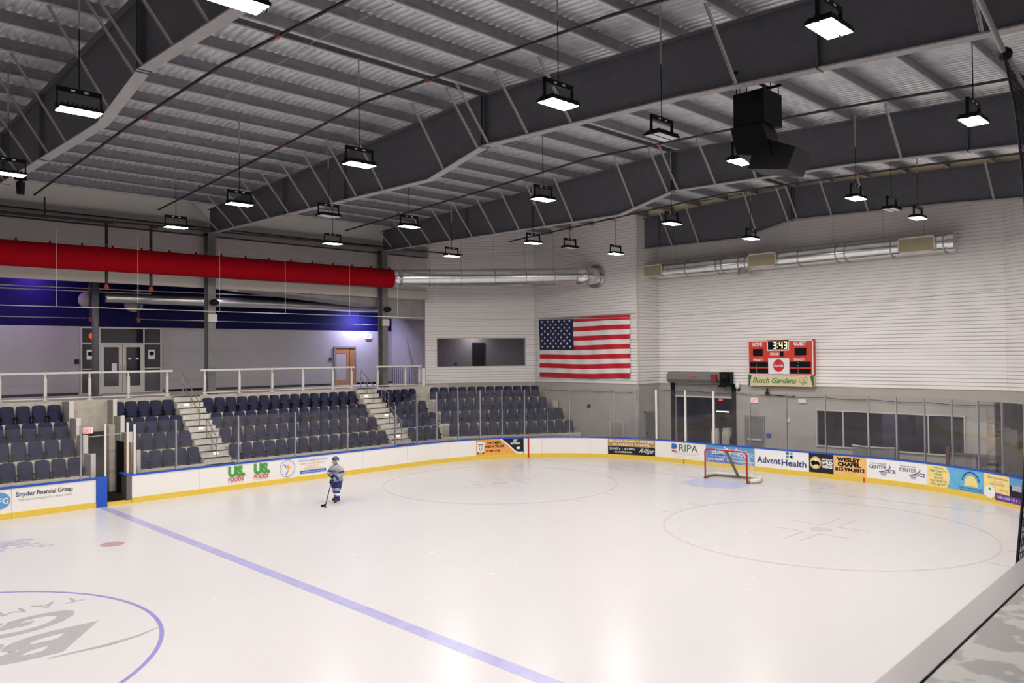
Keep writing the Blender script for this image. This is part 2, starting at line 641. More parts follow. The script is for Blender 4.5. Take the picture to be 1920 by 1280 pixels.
# ------------------------------------------------------------------ rink glass
side_posts = [8.56, 10.27, 12.70, 15.18, 17.70, 20.27]
arc_posts = [21.5, 22.66, 23.86, 25.05, 26.19, 27.34, 28.48, 29.61, 30.74, 31.87, 33.0, 34.03, 35.6, 37.11, 38.93, 40.64, 42.33, 44.07, 45.14, 46.23, 47.31, 48.38, 49.41, 50.42, 51.5]
allp = [(s, 2.88) for s in side_posts] + [(s, 3.42) for s in arc_posts]
leftp = [(-.2, 2.88), (2.2, 2.88), (4.6, 2.88), (7.03, 2.88), (7.80, 2.88)]


def glass_panel(s0, h0, s1, h1, label, postw=.05, white=False, cut=False):
    c = path((s0 + s1) / 2, .08)
    t = thing('rink_glass', label, 'rink glass', (c.x, c.y, BT), 'clear panels above the rink boards')
    mb = MB()
    n = max(1, int((s1 - s0) / .3))
    vs = []
    for i in range(n + 1):
        s = s0 + .02 + (s1 - s0 - .04) * i / n
        hz = h0 + (h1 - h0) * i / n
        for o in (.065, .077):
            a = path(s, o); vs += [(a.x, a.y, BT), (a.x, a.y, hz)]
    fs = []
    for i in range(n):
        a = 4 * i
        fs += [(a, a + 4, a + 5, a + 1), (a + 2, a + 3, a + 7, a + 6), (a + 1, a + 5, a + 7, a + 3)]
    fs += [(0, 1, 3, 2), (4 * n, 4 * n + 2, 4 * n + 3, 4 * n + 1)]
    mb.add(vs, fs)
    mb.build('pane', G_rink, t)
    pb = MB()
    swept(pb, s0 - postw / 2, s0 + postw / 2, .03, .115, BT, h0 if not cut else h0)
    pb.build('support_post', M_rail if white else M_post, t, label='white support post' if white else None) if white else pb.build('support_post', M_post, t)
    return t


M_post = mat('clear_grey_post', (.34, .33, .38), .35, .3, var=.04)
for i in range(len(leftp) - 1):
    glass_panel(*leftp[i], *leftp[i + 1], 'clear glass panel on the left boards, %s one from the open gate' % nn(len(leftp) - 2 - i))
for i in range(len(allp) - 1):
    s0, h0 = allp[i]; s1, h1 = allp[i + 1]
    white = i == 0 or abs(s0 - 34.03) < .01 or abs(s0 - 35.6) < .01 or abs(s0 - 37.11) < .01
    glass_panel(s0, h0, s1, h1, 'clear glass panel above the boards, %s one to the right of the open gate' % nn(i), .09 if abs(s0 - 35.6) < 1.7 else .06 if i == 0 else .042 if s0 < 28 else .024, white)
t = MB(); swept(t, 7.78, 7.84, .03, .1, BT, 2.88)
tag(t.build('glass_post', M_rail), 'slim white glass post on the solid blue board section', 'post')
t = MB(); swept(t, 8.76, 8.83, .03, .12, BT, 2.80)
tag(t.build('glass_post', M_rail), 'slim white glass post just right of the gate jamb', 'post')

# ------------------------------------------------------------------ advertising on the boards
OFF = -.006


def banner(name, label, s0, s1, m, z0=.2, z1=BT - .052, cat='banner'):
    c = path((s0 + s1) / 2)
    t = thing(name, label, cat, (c.x, c.y, z0))
    n = max(1, int((s1 - s0) / .25))
    if m: MB().grid(pm(OFF), s0, s1, z0, z1, n, 1).build('banner_sheet', m, t)
    return t


F1 = pm(OFF - .006)
F2 = pm(OFF - .010)
F3 = pm(OFF - .014)


def lett(t, items, m, f=F1, nm='lettering', **kw):
    mb = MB()
    for it in items:
        txt, s, z, h, wd = it[:5]
        put_text(mb, txt, f, s, z, h, wd, **(it[5] if len(it) > 5 else {}))
    return mb.build(nm, m, t)


# 1 Snyder
t = banner('board_advert', 'blue and black financial group lettering with round logo on the left boards', 4.3, 6.8, None)
MB().poly(circle2(4.62, .62, .30, .27), F1).build('round_logo', M_tlblue, t)
lett(t, [('SFG', 4.66, .52, .18, .42, dict(bold=.02))], M_twhite, F2, 'logo_lettering')
lett(t, [('Snyder', 5.36, .70, .145, .56, dict(bold=.012))], M_tnavy)
lett(t, [('Financial Group', 6.22, .70, .145, 1.08, dict(bold=.012))], M_tblack)
lett(t, [('High Impact Strategies for a Better Future', 5.95, .555, .07, 1.6, dict(shear=.3))], M_tgrey)
# 2 US Foods twice
for s0, lab in ((12.6, 'left of the two green and red food company logos on the boards'), (13.66, 'right of the two green and red food company logos on the boards')):
    t = banner('board_advert', lab, s0 - .4, s0 + .4, None)
    lett(t, [('US.', s0, .54, .36, .70, dict(bold=.07))], M_tgreen)
    lett(t, [('FOODS', s0 - .03, .34, .15, .62, dict(bold=.03))], M_tred, nm='red_lettering')
    lett(t, [('KEEPING KITCHENS COOKING', s0 - .03, .275, .03, .62)], M_tgrey, nm='small_lettering')
# 3 circle logo and dentistry text
t = banner('board_advert', 'round blue-ringed logo on the white boards left of the skater', 14.4, 15.15, None)
mb = MB(); ring2(mb, F1, 14.78, .60, .325, .345, 40, yx=1.05); ring2(mb, F1, 14.78, .60, .25, .255, 40, yx=1.05); mb.build('ring', M_tlblue, t)
mb = MB()
for q in ([(14.72, .62), (14.80, .70), (14.86, .62)], [(14.80, .64), (14.82, .50), (14.77, .42)], [(14.87, .62), (14.95, .62)]): stroke2(mb, F1, q, .04)
mb.poly(circle2(14.81, .72, .035), F2); mb.build('figure', M_torange, t)
mb = MB(); stroke2(mb, F1, [(14.64, .76), (14.70, .66)], .05); stroke2(mb, F1, [(14.74, .44), (14.74, .34)], .04); mb.build('accent', M_tblue, t)
t = banner('board_advert', 'blue script lines with blue web address bar left of the skater', 15.25, 16.7, None)
lett(t, [('McKeown Dental Restorations', 15.97, .80, .085, 1.36, dict(shear=.2))], M_tlblue)
lett(t, [('General & Aesthetic Dentistry', 15.95, .68, .065, 1.15, dict(shear=.3)), ('Orthodontics', 15.97, .58, .065, .55, dict(shear=.3)), ('Pediatric Dentistry', 15.97, .48, .065, .85, dict(shear=.3))], M_torange, nm='small_lettering')
MB().grid(F1, 15.35, 16.58, .30, .43, 4, 1).build('address_bar', M_tblue, t)
lett(t, [('www.McKeownDentistry.com', 15.97, .335, .06, 1.1)], M_twhite, F2, 'address')
# 4 two men and a truck
a, b = 24.80, 27.27
t = banner('board_advert', 'orange and black moving company banner below the corner seats', a, b, M_torange)
zt = BT - .052
mb = MB()
prev = None
cols = [(a + 1.33, zt), (a + 2.02, .36), (a + 2.15, .24), (b, .21)]
poly = [(a + 1.33, zt), (a + 1.7, .70), (a + 2.02, .40), (a + 2.16, .27), (b, .24), (b, zt)]
mb.poly([(x, z) for x, z in poly], F1); mb.build('black_corner', M_tchar, t)
mb = MB(); stroke2(mb, F2, [(a + 1.28, zt), (a + 1.65, .70), (a + 1.98, .38), (a + 2.12, .27), (a + 2.42, .26)], [.07, .07, .08, .1, .1]); mb.poly(circle2(a + 2.2, .50, .10, .065), F2)
mb.build('hockey_stick_print', M_twhite, t)
MB().poly([(a + .07, .36), (a + .42, .36), (a + .44, .80), (a + .38, .86), (a + .10, .86), (a + .05, .80)], F1).build('truck_print', M_twhite, t)
mb = MB(); ring2(mb, F2, a + .24, .52, .055, .08, 20); stroke2(mb, F2, [(a + .10, .74), (a + .38, .74)], .03); stroke2(mb, F2, [(a + .14, .62), (a + .2, .70)], .03)
stroke2(mb, F2, [(a + .28, .68), (a + .34, .62)], .03); mb.poly(circle2(a + .1, .33, .04), F2); mb.poly(circle2(a + .38, .33, .04), F2); mb.build('truck_outline', M_tchar, t)
lett(t, [('TWO MEN', a + .92, .74, .125, .74, dict(bold=.03)), ('AND A TRUCK', a + .98, .565, .125, 1.02, dict(bold=.03)), ('TWOMEN.COM', a + .86, .355, .11, .76, dict(bold=.01))], M_tblack, F1)
lett(t, [('GET', a + 2.05, .82, .10, .22, dict(bold=.03)), ('MOVING!', a + 2.05, .68, .10, .48, dict(bold=.03))], M_twhite, F2, 'white_lettering')
# 5 single family homes
a, b = 31.53, 33.97
t = banner('board_advert', 'gold and charcoal homes banner on the curved far boards', a, b, M_tchar)
MB().grid(F1, a, b, .60, zt, 8, 1).build('gold_band', M_tgold, t)
lett(t, [('SINGLE-FAMILY HOMES', (a + b) / 2, .82, .10, 2.3, dict(bold=.015)), ('IN WESLEY CHAPEL', (a + b) / 2, .645, .11, 1.95, dict(bold=.015)), ("$300's - $700's", a + .74, .44, .10, 1.3, dict(bold=.01)), ('GLHOMES.COM', a + .78, .29, .08, .9, dict(bold=.01)), ('the', a + 2.0, .50, .05, .16)], M_twhite, F2)
lett(t, [('Ridge', a + 1.98, .34, .20, .78, dict(shear=.6))], M_twhite, F2, 'script_lettering')
# 6 RIPA
a = 34.85
t = banner('board_advert', 'green associates lettering with blue and red emblem left of the goal', a, a + 1.5, None)
mb = MB(); mb.poly([(a, .64), (a + .02, .90), (a + .22, .90), (a + .31, .82), (a + .31, .74), (a + .24, .64)], F1); mb.build('blue_emblem', M_tblue, t)
mb = MB(); mb.poly([(a + .02, .52), (a + .04, .59), (a + .33, .54), (a + .33, .50)], F1); mb.build('red_emblem', M_tred, t)
lett(t, [('RIPA', a + .93, .56, .33, 1.02, dict(bold=.0))], M_tdgreen)
lett(t, [('ASSOCIATES', a + .75, .46, .045, 1.5, dict(spacing=1.6)), ('GENERAL CONTRACTORS AND BUILDERS', a + .75, .40, .03, 1.2), ('WWW.RIPA.COM', a + .3, .29, .03, .5), ('CALL 813.623', a + 1.3, .285, .03, .5)], M_tgrey, nm='small_lettering')
# 7 beach house
a, b = 36.72, 39.16
t = banner('board_advert', 'blue beach house banner directly behind the goal net', a, b, M_tlblue, .12)
MB().poly([(a, .12), (a + 2.0, .12), (a + 1.4, .5), (a, .72)], F1).build('dark_wave', M_tblue, t)
lett(t, [('BEACH', a + .80, .60, .19, .95, dict(bold=.01)), ('HOUSE', a + 1.95, .56, .19, .95, dict(bold=.01)), ('Townhomes Available at the Wesley Chapel Shores', a + 1.2, .46, .06, 1.8), ('(813) 388-8877 - BeachHouseCares.com', a + 1.25, .30, .10, 2.3, dict(bold=.02))], M_twhite, F2)
mb = MB(); stroke2(mb, F2, [(a + .95, .92), (a + 1.12, .84)], .05); stroke2(mb, F2, [(a + 1.45, .80), (a + 1.6, .90)], .04); stroke2(mb, F2, [(a + 1.28, .66), (a + 1.45, .66)], .035); mb.build('gull_print', M_twhite, t)
# 8 AdventHealth
a, b = 39.2, 41.62
t = banner('board_advert', 'white banner with purple health lettering and four-square emblem', a, b, M_signw)
lett(t, [('Advent', a + .63, .40, .26, 1.10, dict(bold=.02)), ('Health', a + 1.77, .36, .26, 1.10, dict(bold=.02))], M_tnavy)
for dx, dz, m in ((0, .12, M_tpurple), (.17, .12, M_tsky), (.17, -.02, M_tchar), (0, -.02, M_tgreen)):
    MB().poly([(a + 1.42 + dx, .72 + dz), (a + 1.54 + dx, .70 + dz), (a + 1.55 + dx, .81 + dz), (a + 1.43 + dx, .82 + dz)], F1).build('emblem_square', m, t)
# 9 BWW
a, b = 41.63, 42.66
t = banner('board_advert', 'black wings restaurant banner with round yellow buffalo logo', a, b, M_tchar)
mb = MB().poly(circle2(a + .28, .60, .245, .26, 32), F1); mb.build('yellow_disc', M_tyel, t)
mb = MB(); mb.poly([(a + .08, .60), (a + .14, .68), (a + .3, .70), (a + .44, .64), (a + .47, .54), (a + .42, .46), (a + .38, .54), (a + .22, .52), (a + .18, .46), (a + .12, .53)], F2); ring2(mb, F2, a + .28, .60, .215, .225, 30, yx=1.06)
mb.build('buffalo_print', M_tblack, t)
MB().poly(circle2(a + .30, .72, .05, .06), F3).build('wing_print', M_twhite, t)
lett(t, [('BUFFALO', a + .77, .73, .07, .44, dict(bold=.04)), ('WILD', a + .77, .575, .12, .46, dict(bold=.05)), ('WINGS', a + .77, .42, .12, .44, dict(bold=.05))], M_twhite, F2)
# 10 Wesley Chapel
a, b = 42.67, 43.98
t = banner('board_advert', 'orange banner with black town name and phone number', a, b, M_torange if False else mat('print_amber', (.80, .48, .16), .5), .06)
lett(t, [('WESLEY', (a + b) / 2 - .05, .76, .15, .95, dict(bold=.055)), ('CHAPEL', (a + b) / 2 - .03, .57, .15, .92, dict(bold=.055)), ('813.994.8812', (a + b) / 2, .375, .14, 1.18, dict(bold=.04))], M_tblack, F1)
# 11 Center Ice
a, b = 43.98, 46.35
t = banner('board_advert', 'white banner repeating a purple ice centre logo twice', a, b, M_signw)
for q in (a + .12, a + 1.28):
    lett(t, [('CENTER', q + .32, .60, .135, .66, dict(bold=.012)), ('ICE', q + .86, .47, .13, .30, dict(bold=.012)), ('AdventHealth', q + .33, .78, .05, .64)], M_tnavy)
    mb = MB(); stroke2(mb, F1, [(q + .78, .76), (q + .80, .68), (q + .70, .58), (q + .48, .50), (q + .36, .49)], [.02, .03, .03, .03, .02]); mb.build('swoosh', M_tnavy, t)
    MB().poly([(q + .40, .475), (q + .70, .52), (q + .62, .36), (q + .46, .35)], F1).build('puck_print', M_tgrey, t)
# 12 dental blue banner
a, b = 46.37, 48.63
t = banner('board_advert', 'sky blue banner with yellow text panel and pale arched window', a, b, M_tsky)
MB().poly([(a, .2), (a + .75, .2), (a + .85, .4), (a + .88, .6), (a + .85, .78), (a + .72, zt), (a, zt)], F1).build('yellow_panel', M_tyel, t)
lett(t, [('"Wanna', a + .42, .85, .07, .4, dict(shear=.2)), ('BEE CAVITY', a + .42, .73, .075, .65), ('FREE?', a + .42, .61, .075, .32), ('SKATE', a + .42, .49, .075, .36), ('WITH ME TO', a + .42, .37, .075, .66), ('DR. BETH"', a + .42, .25, .075, .56)], M_tdgreen, F2)
MB().poly([(a + 1.45, .40), (a + 2.02, .40), (a + 1.98, .62), (a + 1.88, .74), (a + 1.73, .79), (a + 1.58, .74), (a + 1.49, .62)], F1).build('arched_print', M_tyel, t)
mb = MB(); ring2(mb, F2, a + 1.73, .55, .33, .37, 24, .1, pi - .1); mb.build('arch_lettering', M_tnavy, t)
lett(t, [('Wesley Chapel 813.994.6000', a + 1.72, .31, .05, 1.0), ('New Tampa 813.973.8100', a + 1.75, .235, .05, .95)], M_tnavy, F2, 'blue_lettering')
# 13 hotel banner
a, b = 48.64, 50.9
t = banner('board_advert', 'yellow hotel banner with white oval and purple ribbon at the right', a, b, M_tyel)
MB().grid(F1, a + 1.13, b, .2, zt, 6, 1).build('photo_print', M_tchar, t)
MB().grid(F2, a + 1.13, b, .72, zt, 6, 1).build('sky_print', M_tlblue, t)
MB().grid(F3, a + 1.25, b, .56, .74, 6, 1).build('building_print', M_tgrey, t)
MB().poly(circle2(a + .27, .36, .24, .22, 28), pm(-.026)).build('white_oval', M_signw, t)
mb = MB(); mb.poly([(a + .5, .12), (b, .16), (b, .34), (a + .5, .36)], pm(-.026)); mb.build('purple_ribbon', M_tpurple, t)
lett(t, [('WELCOME TO A', a + 1.05, .20, .09, .9)], M_twhite, pm(-.031), 'ribbon_lettering')
lett(t, [('different', a + 1.85, .20, .1, .5, dict(shear=.4))], M_tpink, pm(-.031), 'pink_lettering')
lett(t, [('Meet and Celebrate', a + .6, .82, .08, .9, dict(shear=.3)), ('at our', a + .62, .72, .05, .3), ('NEW HOTEL', a + .6, .62, .06, .6), ('NOW OPEN', a + .85, .46, .05, .4)], M_tgold, F2)
mb = MB(); mb.poly(circle2(a + .27, .46, .05), pm(-.031)); mb.build('green_dot', M_tgreen, t)

# ------------------------------------------------------------------ walls
FL = 3.55     # balcony floor


def strips(L, z0, z1, holes):
    """rectangles (a,b,za,zb) of a wall of length L minus holes"""
    xs = sorted({0, L} | {min(max(h[0], 0), L) for h in holes} | {min(max(h[1], 0), L) for h in holes})
    out = []
    for a, b in zip(xs, xs[1:]):
        if b - a < 1e-5: continue
        m = (a + b) / 2
        zs = [(z0, z1)]
        for h in holes:
            if h[0] <= m <= h[1]:
                nz = []
                for (p, q) in zs:
                    if h[3] <= p or h[2] >= q: nz.append((p, q)); continue
                    if h[2] > p: nz.append((p, h[2]))
                    if h[3] < q: nz.append((h[3], q))
                zs = nz
        out += [(a, b, p, q) for p, q in zs]
    return out


class Wall:
    def __init__(s, p0, p1):
        s.p0 = Vector(p0); d = Vector(p1) - s.p0; s.L = d.length; s.d = d.normalized()
        s.n = Vector((s.d.y, -s.d.x))     # faces right of travel direction; walls below are laid so that this is the rink side

    def f(s, off=0.):
        def g_(t, z):
            p = s.p0 + s.d * t + s.n * off
            return (p.x, p.y, z)
        return g_

    def slab(s, mb, a, b, z0, z1, o0, o1):
        g0, g1 = s.f(o0), s.f(o1)
        return mb.hexa([g0(a, z0), g0(b, z0), g1(b, z0), g1(a, z0), g0(a, z1), g0(b, z1), g1(b, z1), g1(a, z1)])


def flat_wall(W, name, z0, z1, holes, m, th=.2):
    mb = MB()
    for a, b, p, q in strips(W.L, z0, z1, holes): W.slab(mb, a, b, p, q, -th, 0)
    return struct(mb, name, m)


def siding_wall(W, name, z0, z1, holes, m, pitch=.152, th=.2, over0=.0, over1=.0):
    mb = MB()
    f0, f1, fb = W.f(.0), W.f(.028), W.f(.0)
    for a, b, p, q in strips(W.L, z0, z1, holes):
        if a == 0: a -= over0
        if b == W.L: b += over1
        n0 = int(round((p - z0) / pitch))
        z = p
        while z < q - .005:
            zt_ = min(z0 + (math.floor((z - z0) / pitch + 1e-6) + 1) * pitch, q)
            # each course: a recessed shadow groove, then the board face leaning back a little
            g1, g2 = z, min(z + .026, zt_)
            fa, fb2, fr_ = W.f(.055), W.f(.040), W.f(.004)
            mb.add([fr_(a, g1), fr_(b, g1), fr_(b, g2), fr_(a, g2)], [(0, 1, 2, 3)])
            if zt_ > g2 + .01:
                mb.add([fr_(a, g2), fr_(b, g2), fa(b, g2), fa(a, g2)], [(0, 1, 2, 3)])
                mb.add([fa(a, g2), fa(b, g2), fb2(b, zt_), fb2(a, zt_)], [(0, 1, 2, 3)])
                mb.add([fb2(a, zt_), fb2(b, zt_), fr_(b, zt_), fr_(a, zt_)], [(0, 1, 2, 3)])
                for e_, fl_ in ((a, 0), (b, 1)):
                    mb.add([fr_(e_, g2), fa(e_, g2), fb2(e_, zt_), fr_(e_, zt_)], [(0, 1, 2, 3)])
            z = zt_
        W.slab(mb, a, b, p, q, -th, 0)
    return struct(mb, name, m)


ZJ = 3.6
TOPW = 12.9
Pc1, Pc2, Pc3, Pc4, Pc5 = (26.15, 18.2), (31.67, 15.02), (31.67, 7.66), (33.5, 7.66), (33.5, -8.45)
W1 = Wall(Pc1, Pc2); W2 = Wall(Pc2, Pc3); W3 = Wall(Pc3, Pc4); W4 = Wall(Pc4, Pc5); W5 = Wall(Pc5, (30.2, -13.4)); W6 = Wall((30.2, -13.4), (20, -18.4))


def tW1(y): return (18.2 - y) / (18.2 - 15.02) * W1.L


win1 = (tW1(17.87), tW1(15.31), 4.55, 6.13)
h4 = [(7.66 - 6.7, 7.66 - 3.3, -1, 3.62), (7.66 + .9, 7.66 + 6.9, .98, 2.53)]
siding_wall(W1, 'wall_far_left_corner', ZJ, TOPW, [win1], M_siding)
flat_wall(W1, 'wall_far_left_corner_base', 0, ZJ, [], M_block)
siding_wall(W2, 'wall_flag', ZJ, TOPW, [], M_siding)
flat_wall(W2, 'wall_flag_base', 0, ZJ, [], M_block)
siding_wall(W3, 'wall_return', ZJ, TOPW, [], M_siding)
flat_wall(W3, 'wall_return_base', 0, ZJ, [], M_block)
siding_wall(W4, 'wall_end', ZJ, TOPW, [h4[0]], M_siding)
flat_wall(W4, 'wall_end_base', 0, ZJ, h4, M_block)
siding_wall(W5, 'wall_far_right_corner', ZJ, TOPW, [], M_siding)
flat_wall(W5, 'wall_far_right_corner_base', 0, ZJ, [], M_block)
siding_wall(W6, 'wall_right', ZJ, TOPW, [], M_siding)
flat_wall(W6, 'wall_right_base', 0, ZJ, [], M_block)
# near wall behind the camera balcony and the closing wall at the other end
struct(MB().box(-22.2, -20.6, 0, 20, -20.4, 12.6), 'wall_near', M_liner)
struct(MB().box(19.9, -20.5, 0, 20.1, -18.3, 12.6), 'wall_near_corner', M_liner)
struct(MB().box(-22.2, -20.5, 0, -22.0, 22, 12.9), 'wall_left', M_liner)
# corner bead between flag wall and return
struct(MB().box(32.42, -9.4, 11.95, 32.48, 7.6, 12.62), 'trim_9', mat('fascia_cream', (.78, .66, .42), .5, var=.03))
struct(MB().box(31.60, 7.59, ZJ, 31.69, 7.68, 12.6), 'trim_1', M_cream)
struct(MB().box(31.66, 7.65, 0, 31.90, 7.90, ZJ), 'trim_8', M_block)

# upper side wall over the concourse (y = 18)
YU = 18.05
mb = MB().box(-22, YU, 8.75, 26.2, YU + .15, 10.6)
struct(mb, 'wall_side_liner', M_liner)
mb = MB().box(-22, YU + .12, 10.6, 26.2, YU + .25, 12.2)
struct(mb, 'wall_side_upper', mat('upper_wall_liner', (.62, .60, .56), .5, var=.03))
for i, (z, m) in enumerate(((10.62, M_liner), (10.98, M_liner))):
    mb = MB()
    mb.box(-22, YU - .12, z, 26.2, YU + .12, z + .03)
    mb.box(-22, YU - .12, z, 26.2, YU - .10, z + .22)
    mb.box(-22, YU - .12, z + .22, 26.2, YU + .12, z + .24)
    struct(mb, 'trim_%d' % (2 + i), mat('girt_grey', (.26, .25, .26), .45, .2))
struct(MB().box(-22, YU - .06, 8.3, 26.2, YU + .16, 8.76), 'trim_4', M_cream)
# sloping soffit under the strip at the far end of the concourse
mb = MB()
mb.hexa([(14.0, 18.3, 8.5), (23.3, 18.3, 7.85), (23.3, 20.0, 7.85), (14.0, 20.0, 8.5), (14.0, 18.3, 8.6), (23.3, 18.3, 8.6), (23.3, 20.0, 8.6), (14.0, 20.0, 8.6)])
struct(mb, 'ceiling_soffit', M_concd)
struct(MB().box(-22, 18.2, 9.2, 27.4, 22.4, 9.35), 'ceiling_concourse', M_dark)
mb = MB().box(23.3, 18.3, 7.2, 26.6, 18.5, 8.2); mb.box(23.3, 18.2, 8.2, 26.4, 18.5, 8.32)
struct(mb, 'trim_5', M_concd)

# concourse back wall and floor
bdoor = (9.55, 13.1, FL, 6.62)
mb = MB()
W7 = Wall((-22, 22), (27.3, 22))
flat_wall(Wall((-22, 22), (27.3, 22)), 'wall_back_lower', FL, 6.63, [(31.62, 35.13, FL, 6.6), (44.6, 46.0, FL, 5.74)], M_lilac)
flat_wall(Wall((-22, 22), (27.3, 22)), 'wall_back_upper', 6.63, 9.3, [], M_navy)
struct(MB().box(-22, 21.97, FL, 9.5, 21.995, FL + .12), 'baseboard_left', M_dark)
struct(MB().box(13.2, 21.97, FL, 22.5, 21.995, FL + .12), 'baseboard_middle', M_dark)
struct(MB().box(24.1, 21.97, FL, 27.2, 21.995, FL + .12), 'baseboard_right', M_dark)
struct(MB().box(26.6, 18.3, FL, 26.8, 22, 9.3), 'wall_concourse_end', M_lilac)
struct(MB().box(-22, 22.0, FL - .1, 27.3, 22.2, FL), 'trim_6', M_dark)

# balcony slab, risers, stairs. noses of the four treads
NY = [13.80, 14.65, 15.50, 16.35]
NZ = [1.00, 1.60, 2.18, 2.78]
YB = 17.2


M_nose = mat('tread_nosing_pale', (.74, .70, .60), .6, var=.05)


def seating(x0, x1, name):
    mb = MB()
    for i in range(4):
        y1 = NY[i + 1] if i < 3 else YB
        mb.box(x0, NY[i], 0, x1, y1, NZ[i])
    o = struct(mb, name, M_conc)
    for i in range(4): MB().box(x0, NY[i] - .012, NZ[i] - .07, x1, NY[i] + .04, NZ[i] + .006).build('tread_nosing', M_nose, o)
    return o


seating(-12, 7.72, 'floor_seating_left')
seating(9.24, 11.75, 'floor_seating_middle')
seating(12.87, 20.78, 'floor_seating_wide')
seating(21.9, 24.5, 'floor_seating_right')
# balcony slab with cut for the tunnel passage below
mb = MB()
mb.box(-22, YB, FL - .45, 27.0, 22.2, FL)
mb.box(-22, YB, 0, 7.72, 17.5, FL - .45); mb.box(9.3, YB, 0, 26.0, 17.5, FL - .45)
struct(mb, 'floor_balcony', M_conc)
# stairs: each riser half of a tread rise
for i, (x0, x1) in enumerate(((11.75, 12.87), (20.78, 21.9))):
    mb = MB(); nose = MB()
    n = 12
    for k in range(n):
        z = .75 + (FL - .75) * k / n
        y = 13.65 + (YB - 13.65) * k / n
        y1 = 13.65 + (YB - 13.65) * (k + 1) / n
        zz = .75 + (FL - .75) * (k + 1) / n - .0
        mb.box(x0, y, 0, x1, YB + .02 if k == n - 1 else y1, z + (FL - .75) / n if k < n - 1 else FL)
        nose.box(x0, y - .015, z + (FL - .75) / n - .03, x1, y + .01, z + (FL - .75) / n + .004)
    s_ = struct(mb, 'floor_stairs_%d' % (i + 1), mat('stair_concrete', (.60, .57, .50), .8, var=.1, scale=4))
    nose.build('stair_nosing', M_dark, s_)

# angled seating block, rows along direction (.866,-.5)
DE = Vector((.8660254, -.5)); NE = Vector((.5, .8660254))
EC = [24.70, 25.55, 26.40, 27.25]
ES = [Vector((24.66, 14.28)), Vector((24.84, 15.16)), Vector((25.16, 15.96)), Vector((25.41, 16.80))]
ELEN = [6.95, 6.9, 6.35, 6.35]
mb = MB()
for i in range(4):
    p = ES[i] - DE * .12; q = p + DE * (ELEN[i] + .2)
    dep = (28.7 - EC[i])
    if i < 3: dep = .87
    p2, q2 = p + NE * dep, q + NE * dep
    mb.hexa([(p.x, p.y, 0), (q.x, q.y, 0), (q2.x, q2.y, 0), (p2.x, p2.y, 0), (p.x, p.y, NZ[i]), (q.x, q.y, NZ[i]), (q2.x, q2.y, NZ[i]), (p2.x, p2.y, NZ[i])])
oc = struct(mb, 'floor_seating_corner', M_conc)
for i in range(4):
    p = ES[i] - DE * .12; q = p + DE * (ELEN[i] + .2); p2, q2 = p + NE * .04, q + NE * .04; p, q = p - NE * .012, q - NE * .012
    MB().hexa([(p.x, p.y, NZ[i] - .07), (q.x, q.y, NZ[i] - .07), (q2.x, q2.y, NZ[i] - .07), (p2.x, p2.y, NZ[i] - .07), (p.x, p.y, NZ[i] + .006), (q.x, q.y, NZ[i] + .006), (q2.x, q2.y, NZ[i] + .006), (p2.x, p2.y, NZ[i] + .006)]).build('tread_nosing', M_nose, oc)
# wedge landing between the straight and the angled block
mb = MB()
for i in range(4):
    a_ = Vector((24.3, NY[i]))
    b_ = ES[i] + DE * .1
    c_ = b_ + NE * .9; d_ = Vector((24.3, NY[i] + .9))
    mb.hexa([(a_.x, a_.y, 0), (b_.x, b_.y, 0), (c_.x, c_.y, 0), (d_.x, d_.y, 0), (a_.x, a_.y, NZ[i] - .02), (b_.x, b_.y, NZ[i] - .02), (c_.x, c_.y, NZ[i] - .02), (d_.x, d_.y, NZ[i] - .02)])
struct(mb, 'floor_seating_wedge', M_conc)

# ------------------------------------------------------------------ arena seats
seat = thing('arena_seat', 'x', 'seat')


